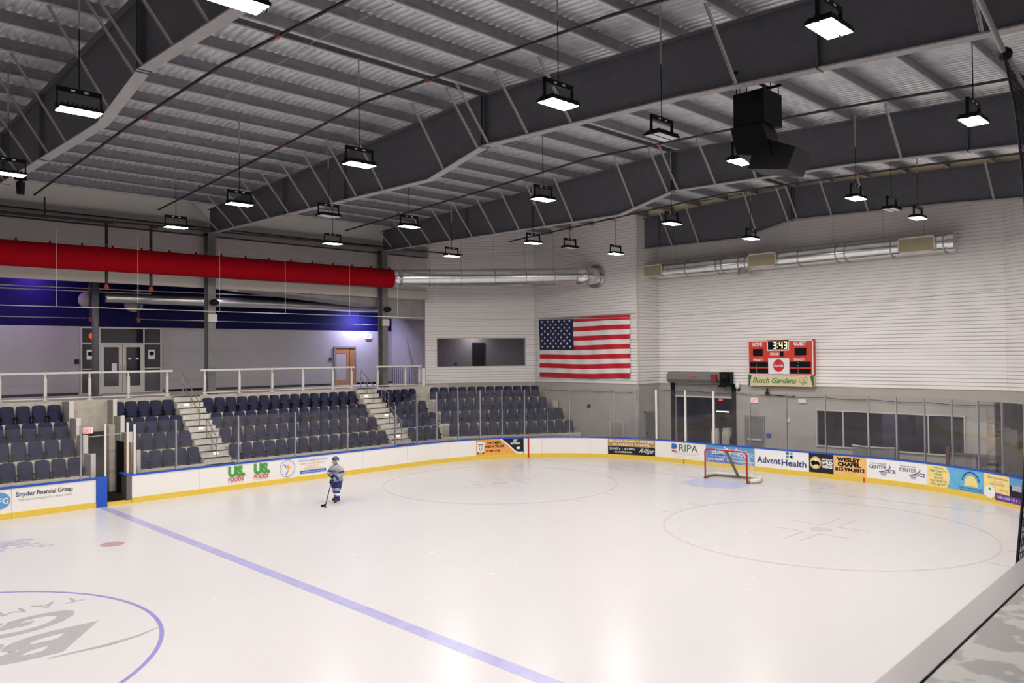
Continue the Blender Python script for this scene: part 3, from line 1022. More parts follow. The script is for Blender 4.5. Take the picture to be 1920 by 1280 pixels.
def seat_parts(t):
    # origin: centre of the seat at the tread nose, front towards -y, tread level z=0
    mb = MB()
    # curved backrest, grid of thickness
    def bk(u, v, o):
        x = u * .236 * (1 - .10 * max(0, v - .6) / .4 * abs(u))
        y = .40 + .05 * (1 - u * u) + .10 * v + o
        z = .21 + .445 * v - .03 * (abs(u) ** 3) * (v > .9)
        return (x, y, z)
    nu, nv = 6, 4
    for o, flip in ((0, 0), (.035, 1)):
        vs = [bk(-1 + 2 * i / nu, j / nv, o) for j in range(nv + 1) for i in range(nu + 1)]
        fs = [(j * (nu + 1) + i, j * (nu + 1) + i + 1, (j + 1) * (nu + 1) + i + 1, (j + 1) * (nu + 1) + i) for j in range(nv) for i in range(nu)]
        mb.add(vs, [f[::-1] for f in fs] if flip else fs)
    K = (nu + 1) * (nv + 1)
    for i in range(nu):
        mb.f.append([i, K + i, K + i + 1, i + 1]); mb.mi.append(0)
        b = nv * (nu + 1)
        mb.f.append([b + i, b + i + 1, K + b + i + 1, K + b + i]); mb.mi.append(0)
    for j in range(nv):
        for q in (0, nu):
            a = j * (nu + 1) + q
            mb.f.append([a, a + nu + 1, K + a + nu + 1, K + a]); mb.mi.append(0)
    mb.build('backrest', M_seat, t, smooth=False)
    # folded up pan, standing in front of the lower back
    mb = MB()
    def pn(u, v, o):
        rr = 1 - .12 * (v < .2)
        return (u * .218 * rr, .36 + .045 * (1 - u * u) * -1 + .05 * v + o - .02,   .05 + .37 * v + (-.02 * u * u if v > .5 else .03 * u * u))
    nu, nv = 6, 4
    n0 = 0
    for o, flip in ((0, 0), (.06, 1)):
        vs = [pn(-1 + 2 * i / nu, j / nv, o) for j in range(nv + 1) for i in range(nu + 1)]
        fs = [(j * (nu + 1) + i, j * (nu + 1) + i + 1, (j + 1) * (nu + 1) + i + 1, (j + 1) * (nu + 1) + i) for j in range(nv) for i in range(nu)]
        mb.add(vs, [f[::-1] for f in fs] if flip else fs)
    for i in range(nu):
        mb.f.append([i, K + i, K + i + 1, i + 1]); mb.mi.append(0)
        b = nv * (nu + 1)
        mb.f.append([b + i, b + i + 1, K + b + i + 1, K + b + i]); mb.mi.append(0)
    for j in range(nv):
        for q in (0, nu):
            a = j * (nu + 1) + q
            mb.f.append([a, a + nu + 1, K + a + nu + 1, K + a]); mb.mi.append(0)
    mb.build('seat_pan', M_seat, t)
    for sx in (-1, 1):
        mb = MB()
        mb.box(sx * .215 - .02, .34, .0, sx * .215 + .02, .42, .27)
        mb.box(sx * .215 - .03, .27, .0, sx * .215 + .03, .47, .03)
        mb.box(sx * .215 - .022, .24, .20, sx * .215 + .022, .44, .25)
        mb.build('leg', M_seatleg, t)


seat_parts(seat)
first = [True]
rows = ['bottom', 'second', 'third', 'top']


def put_seat(x, y, z, rz, lab, grp):
    if first[0]:
        o = seat; first[0] = False
    else:
        o = copy_tree(seat)
    o.location = (x, y, z); o.rotation_euler = (0, 0, rz)
    o['label'] = lab; o['category'] = 'seat'; o['group'] = grp


SP = .52
blocks = [('leftmost seating block', [7.47] * 4, [6, 6, 6, 6], 'R'), ('small block right of the tunnel', [11.70] * 4, [5, 5, 5, 5], 'R'),
          ('widest seating block', [12.90] * 4, [15, 15, 15, 15], 'L'), ('small block left of the corner', [21.95] * 4, [4, 5, 5, 5], 'L')]
for nm, xs, ns, sd in blocks:
    for r in range(4):
        n = ns[r]
        for i in range(n):
            sp = .495 if nm == 'small block left of the corner' else .488 if nm == 'small block right of the tunnel' else SP
            x = xs[r] + sp * (i + .5) if sd == 'L' else xs[r] - sp * (n - i - .5)
            put_seat(x, NY[r] - .0, NZ[r], 0, 'navy folding seat, %s from left in the %s row, %s' % (nn(i), rows[r], nm), 'navy arena seats, ' + nm)
for r, n in enumerate((13, 13, 12, 12)):
    for i in range(n):
        p = ES[r] + DE * (SP * (i + .5))
        put_seat(p.x, p.y, NZ[r], radians(-30), 'navy folding seat, %s from left in the %s row, angled corner block' % (nn(i), rows[r]), 'navy arena seats, angled corner block')

# ------------------------------------------------------------------ tunnel between the blocks
tz = FL
mb = MB().box(7.72, 16.95, 2.3, 9.3, 17.15, FL)
struct(mb, 'wall_tunnel_header', M_conc)
struct(MB().box(7.3, 19.0, 0, 9.9, 19.2, FL - .4), 'wall_tunnel_back', M_block)
struct(MB().box(7.72, 13.1, -.01, 9.3, 19, .02), 'floor_tunnel', M_rubber)
for i, (x0, x1) in enumerate(((7.58, 7.70), (9.14, 9.24))):
    mb = MB()
    for r in range(4):
        y0 = NY[r] - .08; y1 = NY[r + 1] - .08 if r < 3 else YB
        mb.box(x0, y0, 0 if i == 0 or r > 1 else 0, x1, y1, NZ[r] + .75)
    o = struct(mb, 'wall_tunnel_%s' % ('left', 'right')[i], mat('tunnel_panel', (.33, .32, .29), .6))
    for r in range(4):
        MB().box(x0 - .02, NY[r] - .13, NZ[r] - .35, x1 + .02, NY[r] - .08, NZ[r] + .8).build('edge_post', M_rail, o)
t = thing('exit_sign', 'small red exit sign hanging in the tunnel beside the left seats', 'exit sign', (7.98, 15.6, 2.36))
MB().box(7.71, 15.59, 2.45, 7.87, 15.62, 2.49).build('bracket', M_steel, t)
MB().box(7.86, 15.58, 2.36, 8.2, 15.64, 2.58).build('sign_box', M_exitw, t)
mb = MB(); put_text(mb, 'EXIT', lambda x, z: (x, 15.575, z), 8.03, 2.40, .14, .26, bold=.02); mb.build('lettering', M_exit, t)
t = thing('tunnel_door', 'tan plywood door standing open in the tunnel', 'door', (9.15, 14.6, 0))
MB().box(9.02, 14.0, .05, 9.08, 14.7, 2.05).build('door_leaf', M_ply, t)
MB().box(8.99, 14.15, .95, 9.02, 14.3, .98).build('handle', M_black, t)
t = MB().box(8.9, 16.0, .02, 9.12, 16.5, 2.6)
tag(t.build('tunnel_pillar', M_conc), 'narrow pale pillar inside the tunnel on the right', 'pillar')
t = MB().box(9.10, 14.9, .03, 9.135, 15.8, 2.0); tag(t.build('dark_opening_panel', M_dark), 'dark doorway panel in the right tunnel wall', 'doorway')
mb = MB(); mb.box(8.0, 17.0, .9, 9.0, 17.02, .92)
t = thing('tunnel_handrail', 'thin dark rail crossing the tunnel under the exit sign', 'handrail', (8.5, 15.0, 2.2))
MB().tube([(7.8, 15.0, 2.28), (9.2, 15.0, 2.33)], .02, 8).build('rail', M_steel, t)

# ------------------------------------------------------------------ balcony railings
def balcony_rail(x0, x1, posts, lab):
    t = thing('balcony_railing', lab, 'railing', ((x0 + x1) / 2, YB + .05, FL), 'white railings along the balcony edge')
    MB().box(x0, YB - .02, FL + 1.04, x1, YB + .08, FL + 1.12).build('top_rail', M_rail, t)
    for x in posts:
        mb = MB(); mb.box(x - .03, YB + .0, FL, x + .03, YB + .06, FL + 1.04); mb.box(x - .05, YB - .03, FL + .18, x + .05, YB + .08, FL + .88)
        mb.box(x - .1, YB - .04, FL, x + .1, YB + .1, FL + .04)
        mb.build('post', M_rail, t)
    MB().box(x0 + .1, YB + .02, FL + .08, x1 - .1, YB + .05, FL + .12).build('bottom_rail', M_rail, t)
    MB().box(x0 + .1, YB + .026, FL + .12, x1 - .1, YB + .034, FL + 1.04).build('clear_infill', G_rink, t)


balcony_rail(-3, 11.80, [-.5, 1.0, 2.5, 4.0, 5.5, 7.0, 8.56, 10.02, 11.57], 'white balcony railing above the leftmost seats and tunnel')
balcony_rail(13.0, 20.85, [13.19, 14.77, 16.36, 17.96, 19.59, 20.67], 'white balcony railing above the widest seating block')
balcony_rail(22.1, 25.1, [22.24, 24.01, 24.95], 'short white balcony railing beside the corner wall')
t = MB().box(25.16, 17.2, FL, 25.34, 17.3, FL + .95); tag(t.build('white_bin', M_signw), 'narrow white box at the end of the short balcony railing', 'box')


def stair_rail(x, secs, lab):
    t = thing('stair_handrail', lab, 'handrail', (x, secs[0][0], secs[0][1]), 'steel handrails on the seating stairs')
    for a in secs[1:]:
        pass
    y0, z0, y1, z1, h = secs[0]
    MB().tube([(x, y0 + .02, z0), (x, y0 + .02, z0 + h * .93), (x, y0 - .06, z0 + h), (x, y1, z1 + h), (x, y1, z1)], .022, 8).build('top_rail', M_steel, t)
    MB().tube([(x, y0, z0 + h * .55), (x, y1, z1 + h * .55)], .018, 8).build('lower_rail', M_steel, t)
    ym = (y0 + y1) / 2
    MB().tube([(x, ym, (z0 + z1) / 2 - .1), (x, ym, (z0 + z1) / 2 + h)], .018, 8).build('post', M_steel, t)
    return t


stair_rail(12.3, [(17.35, FL, 15.65, 2.35, .92)], 'steel handrail at the top of the left stairs')
stair_rail(12.3, [(14.95, 1.7, 14.05, 1.05, .95)], 'steel handrail at the bottom of the left stairs')
stair_rail(21.3, [(17.30, FL, 16.2, 2.8, .9)], 'steel handrail at the top of the right stairs')
stair_rail(21.75, [(16.15, 2.75, 15.55, 2.42, .9)], 'steel handrail beside the right stairs, next to the fourth seat row')
stair_rail(21.3, [(14.85, 1.75, 13.9, 1.1, .95)], 'steel handrail at the bottom of the right stairs')
M_steplight = emission_mat('step_light_glow', (1, .95, .85), 2.2)
for i, (x, y, z, l) in enumerate(((12.15, 16.83, 3.38, 'top step light of the left stairs'), (12.25, 15.5, 2.25, 'middle step light of the left stairs'), (12.35, 14.3, 1.35, 'bottom step light of the left stairs'),
                                  (21.15, 16.83, 3.38, 'top step light of the right stairs'), (21.5, 15.5, 2.2, 'middle step light of the right stairs'), (21.35, 14.35, 1.35, 'bottom step light of the right stairs'))):
    k = int((y - 13.65) / ((YB - 13.65) / 12)); yy = 13.65 + (YB - 13.65) * k / 12; z_ = .75 + (FL - .75) * k / 12 + .10
    t = MB().box(x - .09, yy - .03, z_ - .03, x + .09, yy - .001, z_ + .05); tag(t.build('step_light', M_steplight), 'small glowing ' + l, 'step light', 'step lights in the stairs')

# ------------------------------------------------------------------ columns and roof frames
FX = [4.35, 13.67, 22.99, 32.3]
RY = -.5


def ztop(y): return 12.5 - .042 * abs(y - RY)


def frame(x, y0, y1, lab, dz=0.):
    t = thing('roof_girder', lab, 'roof girder', (x, RY, 11.1), 'dark steel girders across the roof')
    bot = [(17.7, 10.72), (8, 10.62), (2.0, 10.55), (RY, 11.10), (-7, 10.92), (-13.5, 10.52), (-20, 10.35)]
    def zb(y):
        for (a, za), (b, zb_) in zip(bot, bot[1:]):
            if b <= y <= a: return za + (zb_ - za) * (a - y) / (a - b) + dz
        return bot[-1][1] + dz
    ys = sorted({y0, y1, *[b[0] for b in bot if y1 < b[0] < y0]}, reverse=True)
    wb, bf, tf = MB(), MB(), MB()
    for a, b in zip(ys, ys[1:]):
        za, zb2 = zb(a), zb(b)
        wb.hexa([(x - .01, a, za), (x + .01, a, za), (x + .01, b, zb2), (x - .01, b, zb2), (x - .01, a, ztop(a)), (x + .01, a, ztop(a)), (x + .01, b, ztop(b)), (x - .01, b, ztop(b))])
        bf.hexa([(x - .13, a, za - .03), (x + .13, a, za - .03), (x + .13, b, zb2 - .03), (x - .13, b, zb2 - .03), (x - .13, a, za), (x + .13, a, za), (x + .13, b, zb2), (x - .13, b, zb2)])
        tf.hexa([(x - .13, a, ztop(a)), (x + .13, a, ztop(a)), (x + .13, b, ztop(b)), (x - .13, b, ztop(b)), (x - .13, a, ztop(a) + .03), (x + .13, a, ztop(a) + .03), (x + .13, b, ztop(b) + .03), (x - .13, b, ztop(b) + .03)])
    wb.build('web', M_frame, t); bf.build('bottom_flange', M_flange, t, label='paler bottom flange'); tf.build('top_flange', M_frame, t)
    for ys_ in (10.9, 6.65, RY + .06, RY - .06, -10.2, -15):
        if y1 < ys_ < y0:
            MB().box(x - .13, ys_ - .012, zb(ys_) - .05, x + .13, ys_ + .012, ztop(ys_)).build('stiffener', M_frame, t)
    return t, zb


PY = []
for k in range(12): PY.append(RY + .22 + 1.54 * k)
for k in range(13): PY.append(RY - .22 - 1.54 * k)
PY = [y for y in PY if -19.9 < y < 17.3]
names = ['nearest dark roof girder crossing the upper left corner', 'second dark roof girder, running from the left column to the top right', 'third dark roof girder, ending at the column beside the red duct end', 'farthest dark roof girder in front of the end wall']
for i, x in enumerate(FX):
    y0, y1 = (17.7, -20) if i < 3 else (7.6, -9.6)
    t, zb = frame(x, y0, y1, names[i], -.12 if i == 0 else 0)
    for yk in PY:
        if y1 + .3 < yk < y0 - .3 and i < 4 and not (2 < yk < 3.5 or (yk < -4.5 and round((-yk - .5 + RY * 0) / 1.54) % 3 != 2)):
            mb = MB(); a = (x - .12, yk, zb(yk) + .01); b = (x - 1.28, yk, ztop(yk) + .04)
            mb.bar(a, b, .06, .012, (0, 1, 0)); mb.bar((a[0], yk - .03, a[2]), (b[0], yk - .03, b[2]), .012, .06, (0, 1, 0))
            mb.build('flange_brace', M_flange, t)
cols = [(4.35, 'steel column under the nearest girder'), (13.67, 'wide grey steel column between the two door areas'), (22.99, 'wide grey steel column beside the end of the red duct')]
for x, lab in cols:
    t = thing('steel_column', lab, 'column', (x, 17.75, FL))
    mb = MB(); mb.box(x - .17, 17.55, FL, x + .17, 17.58, 10.75); mb.box(x - .17, 17.93, FL, x + .17, 17.96, 10.75); mb.box(x - .012, 17.58, FL, x + .012, 17.93, 10.75)
    mb.build('shaft', mat('column_grey', (.17, .165, .165), .5), t)
    MB().box(x - .25, 17.5, FL, x + .25, 18.0, FL + .03).build('base_plate', M_frame, t)
    mb = MB(); mb.box(x - .2, 17.45, 6.75, x + .2, 17.55, 7.1); mb.build('junction_box', M_cream, t, label='pale box on the column')
    mb = MB(); mb.ell((x + .05, 17.40, 7.62), (.22, .16, .14), 12, 8); mb.build('loudspeaker', M_black, t, label='black round loudspeaker on the column')
t = thing('pipe_column', 'round grey pipe column in front of the glass entrance doors', 'column', (9.62, 20, FL))
MB().tube([(9.62, 20, FL), (9.62, 20, 9.2)], .14, 20).build('shaft', M_frame if False else mat('pipe_grey', (.13, .13, .14), .4), t, smooth=True)
MB().box(9.4, 19.8, FL, 9.84, 20.2, FL + .03).build('base_plate', M_frame, t)

# purlins
for k, y in enumerate(sorted(PY)):
    zt_ = ztop(y) + .03
    x1 = 32.41 if -9 < y < 7.6 else (31.6 if 7.6 <= y < 15 else (25.9 if y > 15 else (31.5 if y > -13 else 23)))
    mb = MB(); sgn = 1 if y > RY else -1
    mb.box(-22, y - .006, zt_ + .01, x1, y + .006, zt_ + .32)
    mb.box(-22, y, zt_ + .322, x1, y + .07, zt_ + .33)
    mb.cur = 1
    mb.box(-22, y - .08, zt_, x1, y + .006, zt_ + .009); mb.box(-22, y - .08, zt_ + .009, x1, y - .074, zt_ + .035)
    o = mb.build('roof_purlin', [M_purlin, M_lip])
    tag(o, 'long galvanised purlin under the roof deck, running along the rink', 'purlin', 'purlins under the roof deck')
# sag rods
for xx, lab in ((-1, 'a'), (8.2, 'b'), (17.7, 'c'), (27.4, 'd')):
    mb = MB().tube([(xx, 17, ztop(17) + .08), (xx, RY, ztop(RY) + .08), (xx, -12.5, ztop(-12.5) + .08)], .012, 6)
    tag(mb.build('sag_rod', M_flange), 'thin steel rod crossing the purlins under the roof', 'rod', 'sag rods under the roof')

# corrugated deck, ribs run across the rink
mb = MB()
pitch = .203
prof = []
x = -22.
while x < 34:
    prof += [(x, 0), (x + .08, 0), (x + .105, .07), (x + .178, .07)]
    x += pitch
ysd = [18.2, RY, -20.6]
vs = []
for (x, dz) in prof:
    for y in ysd: vs.append((x, y, ztop(y) + .365 + dz))
fs = []
for i in range(len(prof) - 1):
    for j in range(2): fs.append((3 * i + j, 3 * i + j + 1, 3 * i + 3 + j + 1, 3 * i + 3 + j))
mb.add(vs, fs)
struct(mb, 'ceiling', M_deck, label='galvanised corrugated roof deck')
struct(MB().box(-22.3, -20.8, 13.2, 36, 24, 13.3), 'ceiling_outer', M_dark)
# light leaking at the eave, imitated by short pale blocks between deck and wall
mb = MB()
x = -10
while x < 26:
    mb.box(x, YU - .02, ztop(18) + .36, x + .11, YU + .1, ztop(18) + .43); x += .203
t = mb.build('eave_light_blocks', M_signw); t['kind'] = 'structure'; t['label'] = 'row of pale blocks imitating light leaking at the eave'

# ------------------------------------------------------------------ high bay lamps
def lamp_parts(t, lit):
    zz = t.location.z
    lx, ly, lz = t.location
    hl, hw = .36, .19
    mb = MB(); mb.box(lx - hl, ly - hw, lz, lx + hl, ly + hw, lz + .05)
    mb.box(lx - hl - .03, ly - .03, lz - .01, lx - hl, ly + .03, lz + .10); mb.box(lx + hl, ly - .03, lz - .01, lx + hl + .03, ly + .03, lz + .10)
    for k in range(9):
        xx = lx - hl + .05 + k * .08
        mb.box(xx, ly - hw + .02, lz + .05, xx + .012, ly + hw - .02, lz + .10)
    mb.build('housing', M_black, t)
    mb = MB(); zt_ = lz + .40
    mb.box(lx - hl - .012, ly - .03, lz, lx - hl + .008, ly + .03, zt_); mb.box(lx + hl - .008, ly - .03, lz, lx + hl + .012, ly + .03, zt_)
    mb.box(lx - hl - .012, ly - .03, zt_ - .09, lx + hl + .012, ly + .03, zt_)
    mb.build('yoke', M_black, t)
    for sx in (-.11, .11): MB().box(lx + sx - .035, ly - .034, zt_ - .06, lx + sx + .035, ly - .030, zt_ - .03).build('yoke_clip', M_twhite, t)
    for sy in (-1, 1):
        y0, y1 = (ly - hw + .015, ly - .02) if sy < 0 else (ly + .02, ly + hw - .015)
        o = MB().add([(lx - hl + .02, y0, lz - .004), (lx + hl - .02, y0, lz - .004), (lx + hl - .02, y1, lz - .004), (lx - hl + .02, y1, lz - .004)], [(0, 3, 2, 1)]).build('light_strip', M_strip if lit else M_stripoff, t)
    MB().tube([(lx, ly, zt_), (lx, ly, zt_ + 1.1)], .01, 6).build('cord', M_black, t)
    MB().tube([(lx, ly, zt_ + 1.1), (lx, ly, ztop(ly) + .05)], .018, 8).build('hanging_rod', M_flange, t)


protos = {}
LZ = 9.6


def put_lamp(x, y, lit, lab, grp='high bay lamps hanging over the rink'):
    key = lit
    if key not in protos:
        t = thing('high_bay_lamp', lab, 'lamp', (x, y, LZ), grp)
        lamp_parts(t, lit); protos[key] = t
    else:
        t = copy_tree(protos[key]); t.location = (x, y, LZ); t['label'] = lab; t['group'] = grp
    return t


lamp_rows = [(10.2, 'row nearest the seats', [(9.2, 1), (15.3, 1), (21.4, 1)]),
             (4.93, 'second row from the seats', [(3.15, 1), (8.95, 1), (11.9, 0), (15.06, 1), (21.2, 1), (23.4, 0), (26.45, 1)]),
             (-1.45, 'middle row', [(2.89, 1), (8.82, 1), (15.02, 1), (21.42, 1), (26.8, 1)]),
             (-7.6, 'second row from the camera', [(2.95, 1), (8.91, 1), (12.05, 0), (15.2, 1), (21.7, 1), (24.4, 0), (26.7, 1)]),
             (-12.35, 'row nearest the camera', [(9.21, 1), (15.6, 1)])]
for y, nm, L in lamp_rows:
    for i, (x, lit) in enumerate(L):
        put_lamp(x, y, bool(lit), '%s rectangular hanging lamp, %s from left in the %s' % ('glowing' if lit else 'unlit', nn(i), nm))
for x in (-3.2, -9.4):
    for y in (10.2, 4.93, -1.45, -7.6, -12.35):
        put_lamp(x, y, x > -5, ('glowing' if x > -5 else 'unlit') + ' rectangular hanging lamp outside the left edge of the picture', 'lamps beyond the left edge, ' + ('lit' if x > -5 else 'unlit'))
for x, y in ((3.0, 10.2), (3.0, -12.35), (21.7, -12.35)):
    put_lamp(x, y, True, 'glowing rectangular hanging lamp outside the picture edge', 'lamps beyond the picture edge')

# ------------------------------------------------------------------ sprinkler pipes
pipes = [((6.4, 16.3, 'first dark sprinkler pipe under the roof from the left'), 6.0), ((10.9, 16.3, 'second dark sprinkler pipe under the roof from the left'), 9.7),
         ((19.6, 16, 'third dark sprinkler pipe under the roof from the left'), 18.2), ((28.2, 13.5, 'fourth dark sprinkler pipe under the roof, near the end wall'), 26.6)]
for (x0, yy, lab), x1 in pipes:
    t = thing('sprinkler_pipe', lab, 'pipe', (x0, yy, 11.4), 'sprinkler branch pipes under the roof')
    mb = MB().tube([(x0, yy, 11.25), ((x0 + x1) / 2 - .2, 5, 11.4), (x1, RY, 11.5), (x1 + .2, -8, 11.35), (x1 + .9, -14, 11.2)], .035, 8); mb.build('pipe', M_pipe, t)
    for f_ in (.2, .5, .8):
        y_ = yy - f_ * 24; xx = x0 + (x1 - x0) * min(1, f_ * 1.4)
        if abs(xx - x0) < 3: MB().ell((xx, y_, 11.4), (.05, .07, .05), 8, 6).build('coupling', M_rust, t)
t = thing('sprinkler_main', 'dark sprinkler main pipe along the side wall above the red duct', 'pipe', (10, 17.3, 10.7))
MB().tube([(-6, 17.3, 10.55), (8.5, 17.3, 10.68), (9.4, 17.3, 10.68)], .06, 10).build('pipe', M_pipe, t)
MB().tube([(9.4, 17.3, 10.72), (27.4, 16.4, 10.75)], .035, 10).build('branch_pipe', M_pipe, t)
for xx in (8.9, 10.6):
    MB().tube([(xx + .55, 17.3, 10.68), (xx + .1, 16.6, 10.55), (xx + .1, 16.6, 8.1)], .06, 10).build('drop_pipe', M_pipe, t)
    MB().ell((xx + .55, 17.3, 10.68), (.13, .09, .09), 10, 8).build('coupling', M_rust, t)
    MB().ell((xx + .1, 16.6, 8.0), (.09, .08, .13), 10, 8).build('valve', M_rust, t)
MB().tube([(7.0, 17.3, 10.7), (7.0, 17.3, 11.4)], .03, 8).build('riser', M_pipe, t)
for (xa, ya, za, lab) in ((9.6, 20.6, 8.2, 'left orange valve on a dark drop pipe before the navy wall'), (11.6, 20.6, 8.2, 'right orange valve on a dark drop pipe before the navy wall')):
    t = thing('valve_drop', lab, 'pipe', (xa, ya, 6.8))
    MB().tube([(xa, ya, 9.19), (xa, ya, 7.0)], .06, 10).build('pipe', M_pipe, t)
    mb = MB().ell((xa, ya, 8.25), (.12, .09, .12), 10, 8); mb.build('upper_valve', M_rust, t)
    mb = MB().ell((xa, ya, 6.95), (.12, .07, .05), 10, 8); mb.box(xa - .05, ya - .05, 6.8, xa + .05, ya + .05, 6.95); mb.build('lower_valve', M_rust, t)
t = thing('thin_sprinkler_line', 'thin pale pipe along the navy concourse wall', 'pipe', (5, 20.8, 6.95))
MB().tube([(-6, 20.8, 6.9), (9.5, 20.8, 6.95)], .02, 8).build('pipe', M_steel, t)
MB().tube([(11.7, 20.8, 6.95), (25, 20.8, 6.95)], .02, 8).build('pipe', M_steel, t)

# ------------------------------------------------------------------ ducts
def ribbed_tube(mb, a, b, r, pitch_=.12, n=28, amp=.006):
    a, b = Vector(a), Vector(b); L_ = (b - a).length; k = int(L_ / pitch_)
    pts, rr = [], []
    for i in range(k + 1):
        p = a + (b - a) * (i / k)
        pts += [p, p + (b - a).normalized() * .02]; rr += [r + amp, r]
    mb.tube(pts, rr, n)


t = thing('red_duct', 'long red fabric air duct hanging along the side wall', 'duct', (12, 16.2, 9.08))
N_ = 60
mb = MB(); pts = []; rr = []
for i in range(N_ + 1):
    x = -6 + (22.3 + 6) * i / N_
    pts.append((x, 16.2, 8.97 + (x + 6) * .0050)); rr.append(.475 + .004 * sin(i * 2.1))
pts += [(22.42, 16.2, 9.112), (22.5, 16.2, 9.112)]; rr += [.46, .40]
mb.tube(pts, rr, 32); mb.build('fabric_tube', M_redduct, t, smooth=True)
mb = MB()
x = 3.5
hol = MB()
while x < 22.2:
    zc = 8.97 + (x + 6) * .005
    a_ = radians(12)
    c_ = Vector((x, 16.2 - .484 * cos(a_), zc + .484 * sin(a_)))
    hol = MB(); hol.add([c_ + Vector((.028 * cos(q), 0, .028 * sin(q))) for q in [2 * pi * k / 8 for k in range(8)]], [tuple(range(8))])
    hol.build('air_hole', M_dark, t)
    x += .82
mb = MB().tube([(-6, 16.2, 9.53), (22.4, 16.2, 9.68)], .012, 6)
mb.build('suspension_cable', M_steel, t)
for xx in [i * 1.1 - 3 for i in range(24)]:
    mb = MB().box(xx - .03, 16.17, 9.43 + (xx + 6) * .005, xx + .03, 16.23, 9.52 + (xx + 6) * .0053)
    mb.build('hanger_clip', M_redduct, t)

t = thing('spiral_duct', 'shiny spiral metal duct joining the red duct to the flag wall', 'duct', (27, 13, 9.25))
A_, B_ = Vector((22.45, 16.2, 9.12)), Vector((30.35, 10.75, 9.30))
mb = MB(); ribbed_tube(mb, A_, B_, .445); mb.build('spiral_tube', M_galv, t, smooth=True)
MB().tube([A_ + Vector((0, 0, 0)), A_ + (B_ - A_).normalized() * .55], .455, 28).build('end_collar', M_galv, t, smooth=True)
for f_ in (.2, .37, .55, .72, .88):
    p = A_ + (B_ - A_) * f_; d_ = (B_ - A_).normalized() * .02
    MB().tube([p - d_, p + d_], .47, 28).build('joint_ring', M_steel, t)
    MB().tube([p + Vector((0, 0, .45)), p + Vector((0, 0, 2.3))], .008, 5).build('hanger_wire', M_steel, t)
mb = MB().tube([B_, B_ + Vector((.55, -.33, .02)), B_ + Vector((.95, -.45, .03)), (31.62, 10.3, 9.32)], [.455, .455, .455, .455], 28); mb.build('elbow', M_galv, t, smooth=True)
mb = MB().tube([(31.5, 10.3, 9.32), (31.56, 10.3, 9.32)], .62, 32); mb.build('wall_collar', M_galv, t)
MB().tube([B_ + Vector((.52, -.31, .02)), B_ + Vector((.58, -.345, .02))], .48, 28).build('joint_ring', M_steel, t)

# end wall duct with three grilles
M_grille = mat('duct_grille', (.40, .35, .22), .5, .2, var=.25, scale=12, stretch=(1, 1, 14))
t = thing('end_wall_duct', 'long round metal duct with three grilles on the end wall', 'duct', (32.75, 0, 9.45))
xd = 32.78; zd = 9.43
mb = MB(); ribbed_tube(mb, (xd, 7.1, zd - .02), (xd, -6.75, zd + .03), .37); mb.build('spiral_tube', M_galv, t, smooth=True)
for (a_, b_) in ((7.75, 6.55), (1.75, .35), (-4.95, -6.35)):
    g_ = MB(); g_.box(xd - .50, b_, zd - .30, xd - .30, a_, zd + .30); g_.build('grille_box', M_galv, t)
    g_ = MB(); g_.box(xd - .515, b_ + .05, zd - .26, xd - .50, a_ - .05, zd + .26); fr = g_.build('grille_mesh', M_grille, t)
    g_ = MB()
    for (p, q, r, s_) in ((b_, a_, .26, .31), (b_, a_, -.31, -.26), (b_, b_ + .05, -.31, .31), (a_ - .05, a_, -.31, .31)): g_.box(xd - .53, p, zd + r, xd - .50, q, zd + s_)
    g_.build('grille_frame', M_rail, t, label='white frame around the grille')
for yy in (5.3, 3.55, 3.25, 2.35, 2.0, -.6, -2.3, -2.7, -4.6, -6.6):
    MB().tube([(xd, yy - .02, zd), (xd, yy + .02, zd)], .41, 28).build('joint_ring', M_steel, t)
for yy in (6, 3.4, 1.9, 0, -2.1, -4.2, -5.8):
    MB().tube([(xd, yy, zd + .38), (xd, yy, ztop(yy))], .008, 5).build('hanger_wire', M_steel, t)
MB().tube([(xd + .02, -6.75, zd + .03), (xd + .02, -6.95, zd + .03)], .40, 28).build('end_cap', M_galv, t, smooth=False)
MB().tube([(xd, 2.2, zd - .2), (xd, 2.2, zd - .55)], [.3, .36], 24).build('drop_stub', M_galv, t)

# inner concourse duct
t = thing('concourse_duct', 'metal spiral duct along the concourse ceiling before the navy wall', 'duct', (17, 20.6, 7.85))
mb = MB(); ribbed_tube(mb, (10.2, 20.6, 7.88), (25, 20.6, 7.88), .24, .14, 20); mb.build('spiral_tube', M_galv, t, smooth=True)
MB().ell((9.6, 20.9, 7.75), (.42, .3, .38), 16, 10).build('round_end', M_concd, t, smooth=True)
MB().ell((11.6, 21.2, 7.6), (.42, .2, .3), 16, 10).build('round_takeoff', M_concd, t, smooth=True)
t = thing('concourse_conduit', 'pair of thin pale pipes above the concourse duct', 'pipe', (10, 20.2, 8.2))
MB().tube([(-6, 20.25, 8.12), (24, 20.25, 8.3)], .025, 8).build('pipe', M_steel, t)
MB().tube([(-6, 20.2, 7.98), (12, 20.2, 8.1)], .025, 8).build('pipe', M_steel, t)

# ------------------------------------------------------------------ thin steel cable round the rink at 7 m
t = thing('netting_cable', 'thin steel cable strung around the rink above the seats', 'cable', (10, 13, 7.0))
pts = [(-5, 13.05, 6.92), (11, 13.05, 6.96), (20.3, 13.05, 6.97)]
for s_ in [21.5 + i * 1.0 for i in range(15)]:
    p = path(s_, .1); pts.append((p.x, p.y, 6.97))
for yy in (3, 0, -3, -6): pts.append((30.57, yy, 6.97 + (4.4 - yy) * .02))
pts.append((29.3, -9.6, 7.25))
MB().tube(pts, .014, 6).build('cable', M_steel, t)
for xx in (6.3, 8.95, 12.0, 14.8, 17.9, 20.5, 22.8): MB().tube([(xx, 13.05, 6.95), (xx, 13.05, 9.6)], .003, 4).build('hanger_line', M_signw, t)

